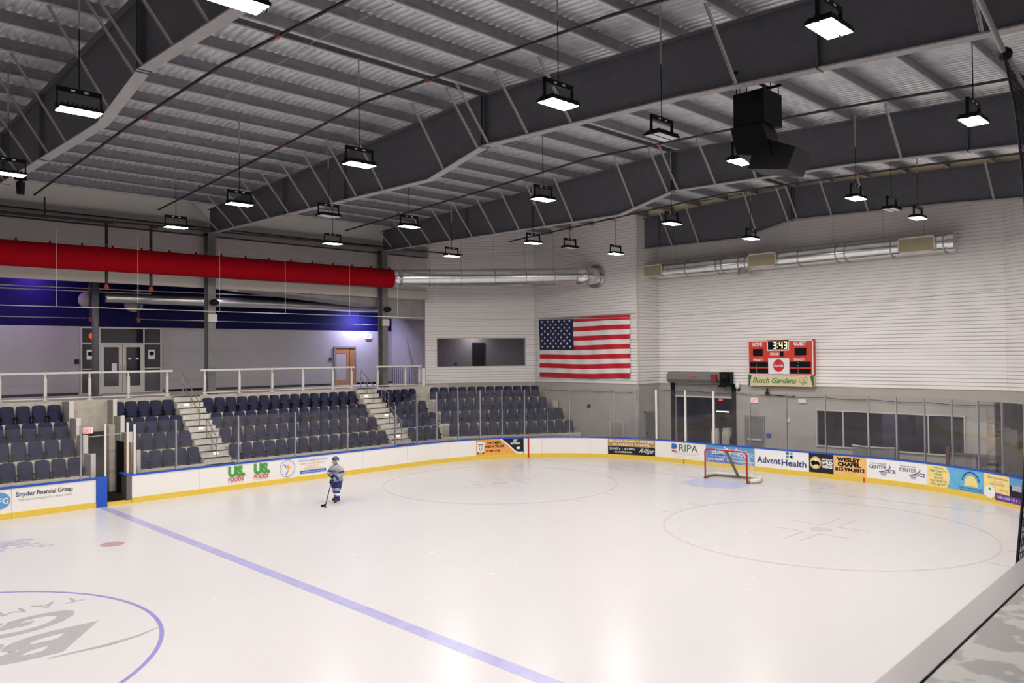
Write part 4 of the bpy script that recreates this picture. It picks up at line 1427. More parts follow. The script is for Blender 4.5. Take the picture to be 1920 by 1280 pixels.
# ------------------------------------------------------------------ black loudspeaker cluster
t = thing('loudspeaker_cluster', 'black hanging loudspeaker cluster under the second girder', 'loudspeaker', (14.6, -8.4, 9.9))
MB().box(14.2, -8.73, 10.12, 15.0, -8.0, 10.84).build('upper_cabinet', M_black, t)
mb = MB(); mb.hexa([(14.1, -8.95, 9.30), (15.0, -8.75, 9.2), (15.0, -7.95, 9.45), (14.15, -8.1, 9.5), (14.15, -8.72, 10.08), (15.0, -8.6, 10.08), (15.0, -7.95, 10.1), (14.15, -7.95, 10.1)]); mb.build('middle_cabinet', M_black, t)
mb = MB(); mb.hexa([(14.15, -9.25, 8.98), (15.0, -9.2, 8.95), (15.0, -8.3, 9.15), (14.15, -8.35, 9.15), (14.15, -9.45, 9.42), (15.0, -9.4, 9.42), (15.0, -8.6, 9.8), (14.15, -8.6, 9.8)]); mb.build('lower_cabinet', M_black, t)
for (x, y) in ((14.25, -8.68), (14.25, -8.05), (14.95, -8.68), (14.95, -8.05), (14.25, -8.3), (14.6, -8.68)):
    MB().tube([(x, y, 10.84), (x, y, 11.05)], .012, 6).build('chain', M_black, t)
mb = MB(); mb.bar((14.25, -8.75, 11.06), (14.25, -7.9, 11.06), .05, .05); mb.bar((14.95, -8.75, 11.06), (14.95, -7.9, 11.06), .05, .05); mb.bar((13.6, -8.4, 11.1), (15.1, -8.4, 11.1), .05, .05); mb.build('mounting_bar', M_black, t)
# moving spotlight at the left
t = thing('stage_light', 'small black moving spotlight hanging under the nearest girder', 'spotlight', (4.3, 8.9, 9.9))
mb = MB(); mb.tube([(4.3, 8.9, 10.45), (4.3, 8.9, 10.28)], .16, 14); mb.tube([(4.3, 8.9, 10.28), (4.3, 8.9, 10.2)], .06, 8); mb.build('base', M_black, t)
mb = MB(); mb.tube([(4.3, 8.9, 10.22), (4.3, 8.9, 9.88)], [.12, .1], 14); mb.build('head', M_black, t)

# ------------------------------------------------------------------ flag
fy0, fy1, fz0, fz1 = 14.50, 8.07, 3.92, 7.20


def flagp(u, v, o=0.):       # u 0..1 left to right, v 0..1 bottom to top
    y = fy0 + (fy1 - fy0) * u
    sag = .10 * sin(u * pi) * (1 - v) * -1 + .02 * sin(u * 9 + v)
    z = fz0 + (fz1 - fz0) * v + sag * .5 + .04 * sin(u * 6.5) * (v > .98) * 0
    x = 31.52 - .025 * sin(u * 34 + v * 9) - .03 * sin(u * 13 - v * 4) - o
    return (x, y, z)


mb = MB()
NU, NV = 64, 26
vs = [flagp(i / NU, j / NV) for j in range(NV + 1) for i in range(NU + 1)]
mb.v = vs
for j in range(NV):
    for i in range(NU):
        mb.f.append([j * (NU + 1) + i, j * (NU + 1) + i + 1, (j + 1) * (NU + 1) + i + 1, (j + 1) * (NU + 1) + i])
        st = int(j / NV * 13)
        canton = i / NU < .40 and j / NV >= 6 / 13 - 1e-6
        mb.mi.append(2 if canton else (0 if st % 2 == 0 else 1))
mb.cur = 1
for r in range(9):
    n_ = 6 if r % 2 == 0 else 5
    for c in range(n_):
        u = .40 * ((c * 2 + (1 if r % 2 == 0 else 2)) / 12); v = 6 / 13 + (7 / 13) * ((r + 1) / 10)
        q = []
        for k in range(10):
            rad = .088 if k % 2 == 0 else .036; an = pi / 2 + k * pi / 5
            q.append(flagp(u + rad * cos(an) / 6.4, v + rad * sin(an) / 3.28, .012))
        n0 = len(mb.v); mb.v.append(flagp(u, v, .014)); mb.v += q
        for k in range(10): mb.f.append([n0, n0 + 1 + k, n0 + 1 + (k + 1) % 10]); mb.mi.append(1)
M_fr = mat('flag_red', (.55, .008, .025), .6, var=.05); M_fw = mat('flag_white', (.80, .78, .76), .6, var=.03); M_fb = mat('flag_navy', (.012, .016, .075), .6)
t = thing('flag', 'large red, white and navy striped flag with stars on the corner wall', 'flag', (31.5, 11.3, 3.9))
mb.build('cloth', [M_fr, M_fw, M_fb], t)
MB().box(31.47, fy0, fz0 - .03, 31.53, fy0 + .07, fz1 + .03).build('header_band', M_signw, t)
MB().tube([(31.5, fy0 + .1, fz1 + .02), (31.5, 7.7, fz1 + .03)], .012, 6).build('hanging_line', M_steel, t)
for yy in (fy0 + .03, fy1 + .03): MB().box(31.45, yy - .02, fz1 - .02, 31.66, yy + .02, fz1 + .02).build('wall_hook', M_steel, t)

# ------------------------------------------------------------------ scoreboard
sx = 33.22
sf = lambda off: (lambda y, z: (sx - off, -y, z))     # screen right is -y
t = thing('scoreboard', 'red electronic scoreboard on the end wall showing 3:43', 'scoreboard', (33.35, .7, 4.1))
MB().box(sx, -.90, 4.12, 33.47, 2.32, 5.74).build('cabinet', mat('scoreboard_red', (.62, .035, .015), .45), t)
f1, f2, f3 = sf(.004), sf(.008), sf(.012)
y0, y1 = -2.32, .90
mb = MB()
for (a_, b_, c_, d_) in ((y0, y1, 5.69, 5.74), (y0, y0 + .04, 4.12, 5.74), (y1 - .05, y1, 4.12, 5.74), (y0, y1, 4.12, 4.16)): mb.grid(f1, a_, b_, c_, d_, 1, 1)
mb.grid(f1, y0 + .98, y0 + 2.07, 5.25, 5.74, 1, 1)
mb.grid(f1, y0 + 1.03, y0 + 2.07, 4.14, 4.90, 1, 1)
mb.build('white_panels', M_twhite, t)
mb = MB()
mb.grid(f2, y0 + 1.03, y0 + 2.02, 5.31, 5.68, 1, 1)
for (a_, b_, c_, d_) in ((.26, .76, 5.00, 5.34), (2.34, 2.90, 5.03, 5.37), (1.62, 1.80, 4.98, 5.22), (.09, 1.02, 4.50, 4.73), (.10, 1.02, 4.20, 4.42), (2.11, 3.10, 4.49, 4.74), (2.11, 3.10, 4.20, 4.42)): mb.grid(f2, y0 + a_, y0 + b_, c_, d_, 1, 1)
mb.build('display_windows', M_tblack, t)
mb = MB()
put_text(mb, 'HOME', f1, y0 + .49, 5.47, .16, .50, bold=.04); put_text(mb, 'GUEST', f1, y0 + 2.60, 5.49, .16, .60, bold=.04)
put_text(mb, 'PERIOD', f1, y0 + 1.36, 5.04, .12, .44, bold=.03); put_text(mb, 'PENALTY', f1, y0 + .52, 4.78, .10, .50, bold=.03); put_text(mb, 'PENALTY', f1, y0 + 2.56, 4.79, .10, .52, bold=.03)
mb.build('lettering', M_twhite, t)
# seven segment digits
SEG = {'3': 'abgcd', '4': 'fgbc'}


def digit(mb, ch, x, z, w_, h_):
    e = .035
    P = {'a': [(x, z + h_), (x + w_, z + h_)], 'g': [(x, z + h_ / 2), (x + w_, z + h_ / 2)], 'd': [(x, z), (x + w_, z)], 'b': [(x + w_, z + h_), (x + w_, z + h_ / 2)], 'c': [(x + w_, z + h_ / 2), (x + w_, z)],
         'f': [(x, z + h_), (x, z + h_ / 2)], 'e': [(x, z + h_ / 2), (x, z)]}
    for s_ in SEG[ch]: stroke2(mb, f3, P[s_], .05)


mb = MB()
digit(mb, '3', y0 + 1.33, 5.36, .11, .27); digit(mb, '4', y0 + 1.62, 5.36, .12, .27); digit(mb, '3', y0 + 1.85, 5.36, .11, .27)
mb.poly(circle2(y0 + 1.52, 5.57, .02), f3); mb.poly(circle2(y0 + 1.52, 5.42, .02), f3)
mb.build('clock_digits', emission_mat('clock_glow', (1, .78, .38), 2.2), t, label='glowing amber clock digits')
mb = MB()
for (a_, z_) in ((.43, 4.68), (.43, 4.56), (.43, 4.36), (.43, 4.26), (2.5, 4.68), (2.5, 4.56), (2.5, 4.36), (2.5, 4.26)): mb.poly(circle2(y0 + a_, z_, .02), f3)
mb.build('colon_dots', M_tgrey, t)
MB().poly(circle2(y0 + 1.55, 4.56, .27, .29, 32), f2).build('red_disc', mat('cola_red', (.6, .01, .02), .4), t)
mb = MB(); put_text(mb, 'Coca-Cola', f3, y0 + 1.55, 4.50, .13, .46, shear=.5, bold=.02); mb.build('disc_lettering', M_twhite, t)
mb = MB(); put_text(mb, 'LOCAL BOTTLING CO', f2, y0 + 1.55, 4.18, .035, .5); mb.build('small_lettering', M_tgrey, t)
t2 = thing('sponsor_sign', 'cream sign with green garden park lettering under the scoreboard', 'sign', (33.35, .7, 3.62))
MB().box(sx, -.90, 3.60, 33.47, 2.32, 4.11).build('panel', mat('sign_cream', (.72, .60, .36), .5, var=.03), t2)
mb = MB(); put_text(mb, 'Busch Gardens', f2, y0 + 1.32, 3.75, .25, 2.2, shear=.4, bold=.015); mb.build('lettering', M_tgreen if False else mat('sign_green', (.02, .22, .05), .5), t2)
mb = MB(); mb.poly([(y0, 3.60), (y0 + .07, 3.60), (y0 + .17, 4.11), (y0, 4.11)], f1); mb.poly([(y1, 3.60), (y1 - .05, 3.60), (y1 - .17, 4.11), (y1, 4.11)], f1); mb.build('green_corners', M_tdgreen, t2)
mb = MB()
ring2(mb, f2, y0 + 2.62, 3.92, .06, .08, 16, yx=1.5); mb.build('orange_petal', M_torange, t2)
mb = MB(); ring2(mb, f2, y0 + 2.84, 3.93, .07, .09, 16, yx=1.4); mb.build('blue_petal', M_tlblue, t2)
mb = MB(); stroke2(mb, f2, [(y0 + 2.5, 3.84), (y0 + 2.65, 3.78), (y0 + 2.73, 3.66), (y0 + 2.74, 3.8), (y0 + 2.9, 3.76)], .03); mb.build('green_stem', M_tgreen, t2)

# ------------------------------------------------------------------ rolling door
t = thing('rolling_door_hood', 'grey rolling door hood above the dark service opening', 'rolling door', (33.3, 5, 3.62))
mb = MB()
pr = [(33.48, 4.22), (33.30, 4.22), (33.14, 4.05), (33.14, 3.85), (33.28, 3.66), (33.48, 3.66)]
vs = [(x, yy, z) for yy in (6.95, 3.85) for x, z in pr]
mb.add(vs, [tuple(range(6))[::-1], tuple(range(6, 12))] + [(i, (i + 1) % 6, 6 + (i + 1) % 6, 6 + i) for i in range(6)])
mb.build('hood', M_gdoor, t)
mb = MB(); mb.box(33.15, 3.25, 3.55, 33.48, 3.85, 4.24); mb.build('end_bracket', M_black, t)
mb = MB(); mb.box(33.0, 3.95, 3.75, 33.14, 4.25, 4.12); mb.build('motor_box', mat('motor_red', (.28, .02, .015), .4), t, label='dark red motor box')
mb = MB().tube([(33.05, 3.6, 3.95), (33.05, 3.35, 3.95)], .16, 14); mb.tube([(33.1, 3.9, 3.55), (33.1, 3.5, 3.55)], .05, 8); mb.build('motor', M_black, t)
mb = MB(); stroke2(mb, lambda y, z: (33.13, -y, z), [(-5.57, 3.90), (-5.50, 3.96), (-5.35, 3.99), (-5.2, 3.96), (-5.13, 3.90)], .05); mb.build('red_emblem', M_tred, t)
mb = MB(); mb.box(33.36, 6.68, 0, 33.48, 6.85, 3.66); mb.box(33.36, 3.15, 0, 33.48, 3.32, 3.66); mb.build('guide_rail', M_black, t)
mb = MB()
for k in range(10): mb.box(33.5 + (k % 2) * .01, 3.3, 3.0 + .066 * k, 33.54, 6.7, 3.06 + .066 * k)
mb.build('curtain', mat('curtain_grey', (.26, .25, .24), .5), t)
MB().box(33.48, 3.3, 2.93, 33.55, 6.7, 3.0).build('bottom_bar', M_cream, t)
# service room behind
mb = MB(); mb.box(37.4, 2.6, 0, 37.5, 7.6, 4); mb.box(33.7, 7.4, 0, 37.5, 7.5, 4); mb.box(33.7, 2.5, 0, 37.5, 2.6, 4); mb.box(33.7, 2.5, 3.9, 37.5, 7.5, 4)
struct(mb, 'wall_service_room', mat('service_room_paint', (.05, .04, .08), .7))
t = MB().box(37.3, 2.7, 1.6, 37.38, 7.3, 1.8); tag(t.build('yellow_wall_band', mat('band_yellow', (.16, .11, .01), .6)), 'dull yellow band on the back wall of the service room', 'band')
t = MB().box(35.2, 4.6, 2.1, 35.3, 5.3, 2.14); tag(t.build('room_light', emission_mat('room_tube', (1, .9, .95), 6)), 'small bright light tube inside the service room', 'light')
for (y_, z_, r_, h_, lab, m_) in ((4.05, 0, .3, 1.35, 'pale round drum at the right inside the service opening', M_conc), (4.75, 0, .22, 1.3, 'slim pale drum left of the round one in the service opening', M_conc), (3.55, 0, .36, 1.05, 'dark rounded drum beside the service opening edge', M_tchar)):
    t = thing('storage_drum', lab, 'drum', (34.2, y_, 0))
    MB().tube([(34.2, y_, 0), (34.2, y_, h_ * .8), (34.2, y_, h_)], [r_, r_, r_ * .8], 18).build('drum_body', m_, t)
    MB().tube([(34.2, y_, h_), (34.2, y_, h_ + .04)], r_ * .85, 18).build('lid', m_, t)
t = MB().box(33.56, 3.95, 2.80, 33.6, 4.15, 2.9); tag(t.build('red_marker', M_exit), 'tiny glowing red sign inside the service opening', 'sign')

# wall bits on the end wall
W4f = lambda o: (lambda y, z: (33.5 - o, -y, z))
t = thing('exit_sign', 'small red exit sign on the end wall under the sponsor sign', 'exit sign', (33.45, 2.15, 2.78))
MB().box(33.42, 2.0, 2.78, 33.5, 2.33, 3.0).build('sign_box', M_exitw, t)
mb = MB(); put_text(mb, 'EXIT', W4f(.085), -2.16, 2.82, .13, .24, bold=.02); mb.build('lettering', M_exit, t)


def wall_door(x, y0_, y1_, ztop_, lab, bar=True):
    t = thing('service_door', lab, 'door', (x - .05, (y0_ + y1_) / 2, 0))
    mb = MB(); mb.box(x - .05, y0_ - .07, 0, x, y0_, ztop_ + .07); mb.box(x - .05, y1_, 0, x, y1_ + .07, ztop_ + .07); mb.box(x - .049, y0_, ztop_, x, y1_, ztop_ + .07); mb.build('door_frame', mat('frame_grey', (.26, .25, .24), .5), t)
    MB().box(x - .03, y0_, .01, x, y1_, ztop_).build('door_leaf', M_gdoor, t)
    if bar: MB().box(x - .10, y0_ + .08, .98, x - .03, y1_ - .08, 1.05).build('push_bar', M_rail, t)
    return t


wall_door(33.5, 1.72, 2.62, 2.08, 'grey steel door with push bar on the end wall behind the goal')
t = thing('service_door', 'grey door in the short return wall', 'door', (32.7, 7.6, 0))
MB().box(32.2, 7.60, .01, 33.0, 7.65, 2.1).build('door_leaf', M_gdoor, t)
mb = MB(); mb.box(32.12, 7.59, 0, 32.2, 7.66, 2.18); mb.box(33.0, 7.59, 0, 33.08, 7.66, 2.18); mb.box(32.12, 7.59, 2.1, 33.08, 7.66, 2.18); mb.build('door_frame', mat('frame_grey', (.26, .25, .24), .5), t)
mb = MB().ell((32.28, 7.57, 1.05), (.04, .04, .05)); mb.build('knob', M_black, t)
t = MB().box(33.44, 1.36, 1.18, 33.5, 1.56, 1.34); tag(t.build('blue_wall_sign', M_blue), 'small blue sign on the end wall right of the service door', 'sign')
t = MB().box(33.42, -.42, 2.84, 33.5, -.06, 3.02); tag(t.build('emergency_light', M_signw), 'white emergency light box on the end wall above the windows', 'emergency light')
t = MB().box(33.44, .40, 1.92, 33.5, .56, 2.10); tag(t.build('thermostat', M_signw), 'small white thermostat on the end wall left of the windows', 'thermostat')
t = thing('wall_camera', 'small black camera clamp on the wall under the sponsor sign', 'camera', (33.4, 1.4, 3.15))
MB().ell((33.38, 1.45, 3.24), (.08, .10, .10)).build('camera_body', M_black, t); MB().ell((33.38, 1.45, 3.42), (.05, .05, .06)).build('lens', M_black, t)
mb = MB().tube([(33.42, 1.40, 3.18), (33.42, .9, 3.14), (33.42, .3, 3.12), (33.42, .1, 3.16)], .02, 6); mb.build('cord', M_black, t)
t = thing('alarm_horn', 'pale alarm horn on the wall right of the rolling door', 'alarm', (33.4, 3.0, 3.5))
MB().ell((33.38, 3.0, 3.60), (.10, .11, .20)).build('horn', M_signw, t); MB().box(33.42, 2.93, 3.33, 33.48, 3.07, 3.45).build('box', M_dark, t)
t = thing('wall_cable', 'thin dark cable drooping along the end wall above the glass', 'cable', (33.4, 0, 3.3))
pts = []
for k in range(60):
    yy = 7.5 - k * .265; pts.append((33.40, yy, 3.27 - .05 * abs(sin(k * .38)) - .004 * k))
MB().tube(pts, .012, 5).build('cable', M_black, t)
t = thing('wall_cable', 'thin dark cable drooping along the flag wall above the glass', 'cable', (31.6, 11, 3.2))
pts = [(31.58, 14.2 - k * .25, 3.2 - .06 * abs(sin(k * .5))) for k in range(26)]
MB().tube(pts, .010, 5).build('cable', M_black, t)

# windows of the end wall
t = MB()
win = thing('window_1', 'row of five dark windows in the end wall', 'window', (33.5, -3.9, .98))
win['kind'] = 'structure'
mb = MB(); mb.box(33.42, -6.98, .93, 33.56, -.86, .99); mb.box(33.42, -6.98, 2.53, 33.56, -.86, 2.58)
for yy in (-.90, -2.10, -3.18, -4.35, -5.60, -6.94): mb.box(33.425, yy - .022, .94, 33.555, yy + .022, 2.57)
mb.build('window_frame', M_cream, win)
for a_, b_ in ((-.90, -2.10), (-2.10, -3.18), (-3.18, -4.35), (-4.35, -5.60), (-5.60, -6.94)):
    MB().box(33.49, b_ + .035, .99, 33.50, a_ - .035, 2.52).build('pane', G_win, win)
mb = MB(); mb.box(36.5, -7.5, 0, 36.6, -.3, 3.2); mb.box(33.7, -.4, 0, 36.6, -.3, 3.2); mb.box(33.7, -7.5, 0, 36.6, -7.4, 3.2); mb.box(33.7, -7.5, 2.9, 36.6, -.3, 3.0)
mb.box(33.7, -7.5, 0, 36.6, -.3, .05)
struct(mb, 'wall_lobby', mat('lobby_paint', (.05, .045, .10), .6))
t = MB().box(36.3, -3.4, .1, 36.45, -2.7, 2.8); tag(t.build('lobby_pillar', M_lilac), 'lilac pillar seen through the second end wall window', 'pillar')
t = MB().box(35.8, -5.2, .1, 36.0, -4.5, 1.2); tag(t.build('lobby_counter', M_dark), 'dark counter seen through the fourth end wall window', 'counter')

# penalty box furniture behind the end glass
t = thing('bench_partition', 'low grey partition with a cream curved rail behind the end glass', 'partition', (32, -4, 0))
MB().box(31.9, -4.85, 0, 32.0, -3.15, 1.22).build('panel', M_concd, t)
mb = MB().tube([(31.95, -3.1, 1.27), (31.85, -3.6, 1.25), (31.85, -4.4, 1.25), (31.95, -4.9, 1.27)], .035, 8); mb.build('top_rail', M_cream, t)
MB().box(31.85, -4.98, 0, 31.98, -4.86, 1.5).build('end_post', mat('rust_brown', (.13, .06, .04), .6), t)
t = thing('bench_partition', 'dark counter with brown top edge behind the right corner glass', 'partition', (31.6, -7.8, 0))
MB().box(31.6, -8.55, 0, 31.75, -7.85, 1.22).build('dark_panel', M_tchar, t)
MB().box(31.6, -7.85, 0, 31.75, -6.95, 1.22).build('panel', M_concd, t)
MB().box(31.52, -8.65, 1.22, 31.8, -6.9, 1.30).build('top_edge', mat('rust_brown', (.13, .06, .04), .6), t)
MB().box(31.5, -6.95, 0, 31.62, -6.83, 1.5).build('end_post', mat('rust_brown', (.13, .06, .04), .6), t)

# flag wall lower bits
t = thing('guard_rail', 'short grey guard rail with bars at the foot of the flag wall', 'guard rail', (31.2, 8.87, 0))
mb = MB().tube([(31.35, 9.3, 0), (31.35, 9.3, 1.62), (31.35, 8.43, 1.66), (31.35, 8.43, 0)], .025, 8); mb.build('rail', M_rail, t)
for k in range(5): MB().tube([(31.35, 9.15 - k * .145, .1), (31.35, 9.15 - k * .145, 1.62)], .008, 5).build('bar', M_steel, t)
t = MB().box(31.6, 10.85, 2.28, 31.67, 11.03, 2.46); tag(t.build('wall_box', M_tchar), 'small dark square box on the lower flag wall', 'wall box')
t = MB().box(31.4, 13.1, 2.2, 31.55, 13.4, 2.6); tag(t.build('cream_box', M_cream), 'cream box on the wall at the right end of the corner seats', 'wall box')

# press window in the far left corner wall
win = thing('window_2', 'long interior window in the far left corner wall', 'window', (28.9, 16.6, 4.55)); win['kind'] = 'structure'
a_, b_, z0_, z1_ = win1
mb = MB()
W1.slab(mb, a_ - .05, b_ + .05, z0_ - .05, z0_, -.02, .05); W1.slab(mb, a_ - .05, b_ + .05, z1_, z1_ + .05, -.02, .05); W1.slab(mb, a_ - .05, a_, z0_, z1_, -.02, .05); W1.slab(mb, b_, b_ + .05, z0_, z1_, -.02, .05)
mb.build('window_frame', M_cream, win)
mb = MB(); W1.slab(mb, a_, b_, z0_, z1_, -.06, -.05); mb.build('pane', G_win, win)
mb = MB(); W1.slab(mb, a_ - .6, b_ + .6, 3.8, 6.8, -2.3, -2.2); W1.slab(mb, a_ - .6, a_ - .5, 3.8, 6.8, -2.3, -.2); W1.slab(mb, b_ + .5, b_ + .6, 3.8, 6.8, -2.3, -.2); W1.slab(mb, a_ - .6, b_ + .6, 6.7, 6.8, -2.3, -.2); W1.slab(mb, a_ - .6, b_ + .6, 3.8, 3.9, -2.3, -.2)
struct(mb, 'wall_press_room', mat('press_room_paint', (.33, .31, .33), .7))
mb = MB(); W1.slab(mb, (a_ + b_) / 2 - .1, (a_ + b_) / 2 + .65, 3.9, 5.9, -2.19, -2.1); tag(mb.build('inner_door', M_dark), 'dark doorway seen through the interior corner window', 'doorway')
mb = MB(); W1.slab(mb, .35, .62, 5.55, 5.72, .02, .08); tag(mb.build('wall_sensor', M_signw), 'small white sensor box left of the interior corner window', 'sensor')
t = thing('camera_stub', 'small dark camera on the sill of the interior corner window', 'camera', W1.f(0)(1.7, 4.6))
mb = MB(); mb.ell(W1.f(.08)(1.7, 4.66), (.1, .1, .06)); mb.build('camera_body', M_black, t)

# ------------------------------------------------------------------ concourse entrances
door = thing('door_1', 'glazed double doors with side lights in the concourse wall', 'door', (11.35, 22, FL)); door['kind'] = 'structure'
mb = MB(); yf = 21.93
xs_ = [9.62, 10.38, 12.32, 13.10]
for x in xs_: mb.box(x - .03, yf, FL, x + .03, yf + .08, 6.6)
for z in (FL + .02, 5.83, 6.55): mb.box(9.595, yf - .004, z, 13.125, yf + .084, z + .05)
mb.box(9.595, yf - .004, 4.68, 10.38, yf + .084, 4.73); mb.box(12.32, yf - .004, 4.68, 13.125, yf + .084, 4.73)
mb.build('door_frame', M_cream, door)
for (p, q) in ((10.40, 11.34), (11.36, 12.30)):
    mb = MB(); mb.box(p, yf - .02, FL + .03, p + .15, yf + .04, 5.82); mb.box(q - .15, yf - .02, FL + .03, q, yf + .04, 5.82); mb.box(p + .15, yf - .02, 5.70, q - .15, yf + .04, 5.82); mb.box(p + .15, yf - .02, FL + .03, q - .15, yf + .04, FL + .35)
    leaf = mb.build('door_leaf', M_cream, door)
    MB().box(p + .15, yf + .005, FL + .35, q - .15, yf + .02, 5.70).build('pane', M_darkglass, leaf)
    hx = q - .08 if p < 11 else p + .08
    MB().box(hx - .02, yf - .06, 4.45, hx + .02, yf - .02, 4.85).build('handle', M_steel, leaf)
for (p, q, z0_, z1_) in ((9.65, 10.35, FL + .07, 4.68), (9.65, 10.35, 4.73, 5.83), (9.65, 10.35, 5.88, 6.55), (10.41, 12.29, 5.88, 6.55), (12.35, 13.07, FL + .07, 4.68), (12.35, 13.07, 4.73, 5.83), (12.35, 13.07, 5.88, 6.55)):
    MB().box(p, yf + .03, z0_, q, yf + .045, z1_).build('pane', M_darkglass, door)
struct(MB().box(9.4, 22.1, FL, 13.3, 22.2, 6.7), 'trim_7', M_dark)
for x, lab in ((9.98, 'white notice poster on the left side light of the glazed doors'), (12.66, 'white notice poster on the right side light of the glazed doors')):
    t = thing('notice_poster', lab, 'poster', (x, 21.9, 5.1))
    MB().box(x - .15, 21.925, 5.13, x + .15, 21.93, 5.58).build('sheet', M_signw, t); MB().poly(circle2(x, 5.40, .11, .1, 14), lambda a, z: (a, 21.915, z)).build('black_print', M_tblack, t)
t = MB().box(10.88, 21.90, 4.55, 11.10, 21.905, 4.95); tag(t.build('door_notice', M_signw), 'blank white notice taped to the left door leaf', 'notice')
for x in (11.66, 12.0):
    t = MB().ell((x, 21.9, 5.16), (.07, .006, .045)); tag(t.build('door_sticker', M_signw), '%s oval sticker on the right glass door leaf' % ('left' if x < 11.8 else 'right'), 'sticker')
t = MB().ell((10.1, 21.9, 6.2), (.2, .01, .16)); tag(t.build('orange_glow_sign', emission_mat('orange_neon', (1, .12, .02), .8)), 'small glowing orange sign in the upper left door window', 'sign')
t = MB().box(9.35, 21.93, 4.95, 9.52, 21.99, 5.15); tag(t.build('wall_plate', M_tchar), 'dark square plate on the wall left of the glazed doors', 'plate')
t = thing('wooden_door', 'wooden door with tall glass pane in the concourse wall', 'door', (23.3, 21.95, FL))
mb = MB(); mb.box(22.6, 21.9, FL, 22.68, 22.0, 5.74); mb.box(23.98, 21.9, FL, 24.05, 22.0, 5.74); mb.box(22.68, 21.9, 5.66, 23.98, 22.0, 5.74); mb.build('door_frame', M_gdoor, t)
mb = MB(); mb.box(22.76, 21.95, FL, 23.42, 22.0, FL + .3); mb.box(22.76, 21.95, 5.35, 23.42, 22.0, 5.66); mb.box(22.68, 21.95, FL, 22.76, 22.0, 5.66); mb.box(23.42, 21.95, FL, 23.62, 22.0, 5.66); mb.build('door_leaf', M_wood, t)
MB().box(22.76, 21.97, FL + .3, 23.42, 21.985, 5.35).build('pane', M_lilac, t)
MB().box(23.66, 21.96, FL, 23.98, 22.0, 5.66).build('side_panel', M_wood, t)
t = MB().box(22.32, 21.94, 4.95, 22.5, 21.99, 5.13); tag(t.build('room_sign', M_tnavy), 'small dark blue room sign beside the wooden door', 'sign')
t = thing('exit_sign', 'pink-red exit sign high on the concourse wall', 'exit sign', (24.9, 21.9, 6.2))
MB().box(24.7, 21.85, 6.2, 25.05, 22.0, 6.45).build('sign_box', M_exitw, t)
mb = MB(); put_text(mb, 'EXIT', lambda x, z: (x, 21.845, z), 24.88, 6.26, .14, .26, bold=.02); mb.build('lettering', M_exit, t)
# far fence bars at the right end of the concourse
t = thing('bar_fence', 'dark barred fence at the right end of the concourse', 'fence', (25.6, 19.5, FL))
for k in range(16): MB().box(24.6 + k * .13, 19.5, FL, 24.62 + k * .13, 19.52, FL + 1.05).build('bar', M_tchar, t)
MB().box(24.55, 19.49, FL + 1.03, 26.6, 19.53, FL + 1.07).build('top_rail', M_tchar, t)

# concourse flood lights, each fitting with its own lamp
def flood(name, lab, loc, col, power, tgt, size=.5):
    t = thing(name, lab, 'floodlight', loc)
    x, y, z = loc
    MB().box(x - .35, y - .06, z, x + .35, y + .06, z + .07).build('housing', M_black, t)
    MB().tube([(x, y, z + .07), (x, y, z + .9)], .01, 5).build('hanger', M_steel, t)
    L_ = bpy.data.lights.new(name + '_light', 'AREA'); L_.shape = 'RECTANGLE'; L_.size = size; L_.size_y = .1; L_.energy = power; L_.color = col
    o = bpy.data.objects.new(name + '_light', L_); COL.objects.link(o); o.parent = t
    o.location = (0, 0, -.02)
    d = Vector(tgt) - Vector(loc)
    o.rotation_euler = d.to_track_quat('-Z', 'Y').to_euler()
    return t


flood('wall_floodlight', 'slim floodlight throwing blue-white light down the concourse wall', (24.0, 21.0, 7.50), (.60, .58, 1.0), 210, (24.0, 22.3, 5.6), .9)
flood('wall_floodlight', 'hidden purple floodlight glowing on the navy wall at left', (7.6, 21.1, 8.9), (.65, .25, 1.0), 70, (7.9, 22, 8.3), .3)
flood('ceiling_floodlight', 'dim lilac ceiling light over the left part of the concourse', (5.0, 20.2, 9.0), (.80, .74, 1.0), 95, (5, 21.2, 3.6), .8)
flood('ceiling_floodlight', 'dim lilac ceiling light over the middle of the concourse', (16.0, 19.6, 8.4), (.80, .74, 1.0), 95, (16, 21.2, 3.6), .8)
flood('room_floodlight', 'dim lilac light inside the lobby behind the end windows', (35, -3.4, 2.8), (.6, .55, 1.0), 10, (36, -3.2, 1.0), .4)
flood('room_floodlight', 'dim purple light inside the service room', (35.4, 5, 3.7), (.6, .5, 1.0), 10, (36, 5, 1.0), .4)
flood('room_floodlight', 'dim light inside the room behind the interior corner window', (29.6, 17.9, 6.6), (1.0, .95, .92), 30, (30, 18.4, 4.6), .3)

# ------------------------------------------------------------------ goal
gx = 27.13
t = thing('hockey_goal', 'red hockey goal with white net in front of the blue banner', 'hockey goal', (gx, 0, 0))
pts = [(gx, .945, 0), (gx, .945, 1.12), (gx, .91, 1.19), (gx, .84, 1.235), (gx, -.84, 1.235), (gx, -.91, 1.19), (gx, -.945, 1.12), (gx, -.945, 0)]
MB().tube(pts, .032, 12).build('front_frame', M_redp if False else mat('goal_red', (.42, .012, .012), .35), t, smooth=True)
bx = gx + 1.05
base = [(gx, .945, .05), (gx + .45, 1.12, .05), (gx + .9, .95, .05), (bx, .5, .05), (bx + .02, 0, .05), (bx, -.5, .05), (gx + .9, -.95, .05), (gx + .45, -1.12, .05), (gx, -.945, .05)]
MB().tube(base, .05, 10).build('base_frame', M_olive, t, smooth=True)
pad = [(gx + .1, -1.02, .09), (gx + .45, -1.2, .09), (gx + .95, -1.02, .09), (bx + .08, -.5, .09), (bx + .1, 0, .09), (bx + .08, .5, .09), (gx + .95, 1.02, .09), (gx + .45, 1.2, .09), (gx + .1, 1.02, .09)]
MB().tube(pad, .085, 10).build('base_pad', M_pad, t, smooth=True)
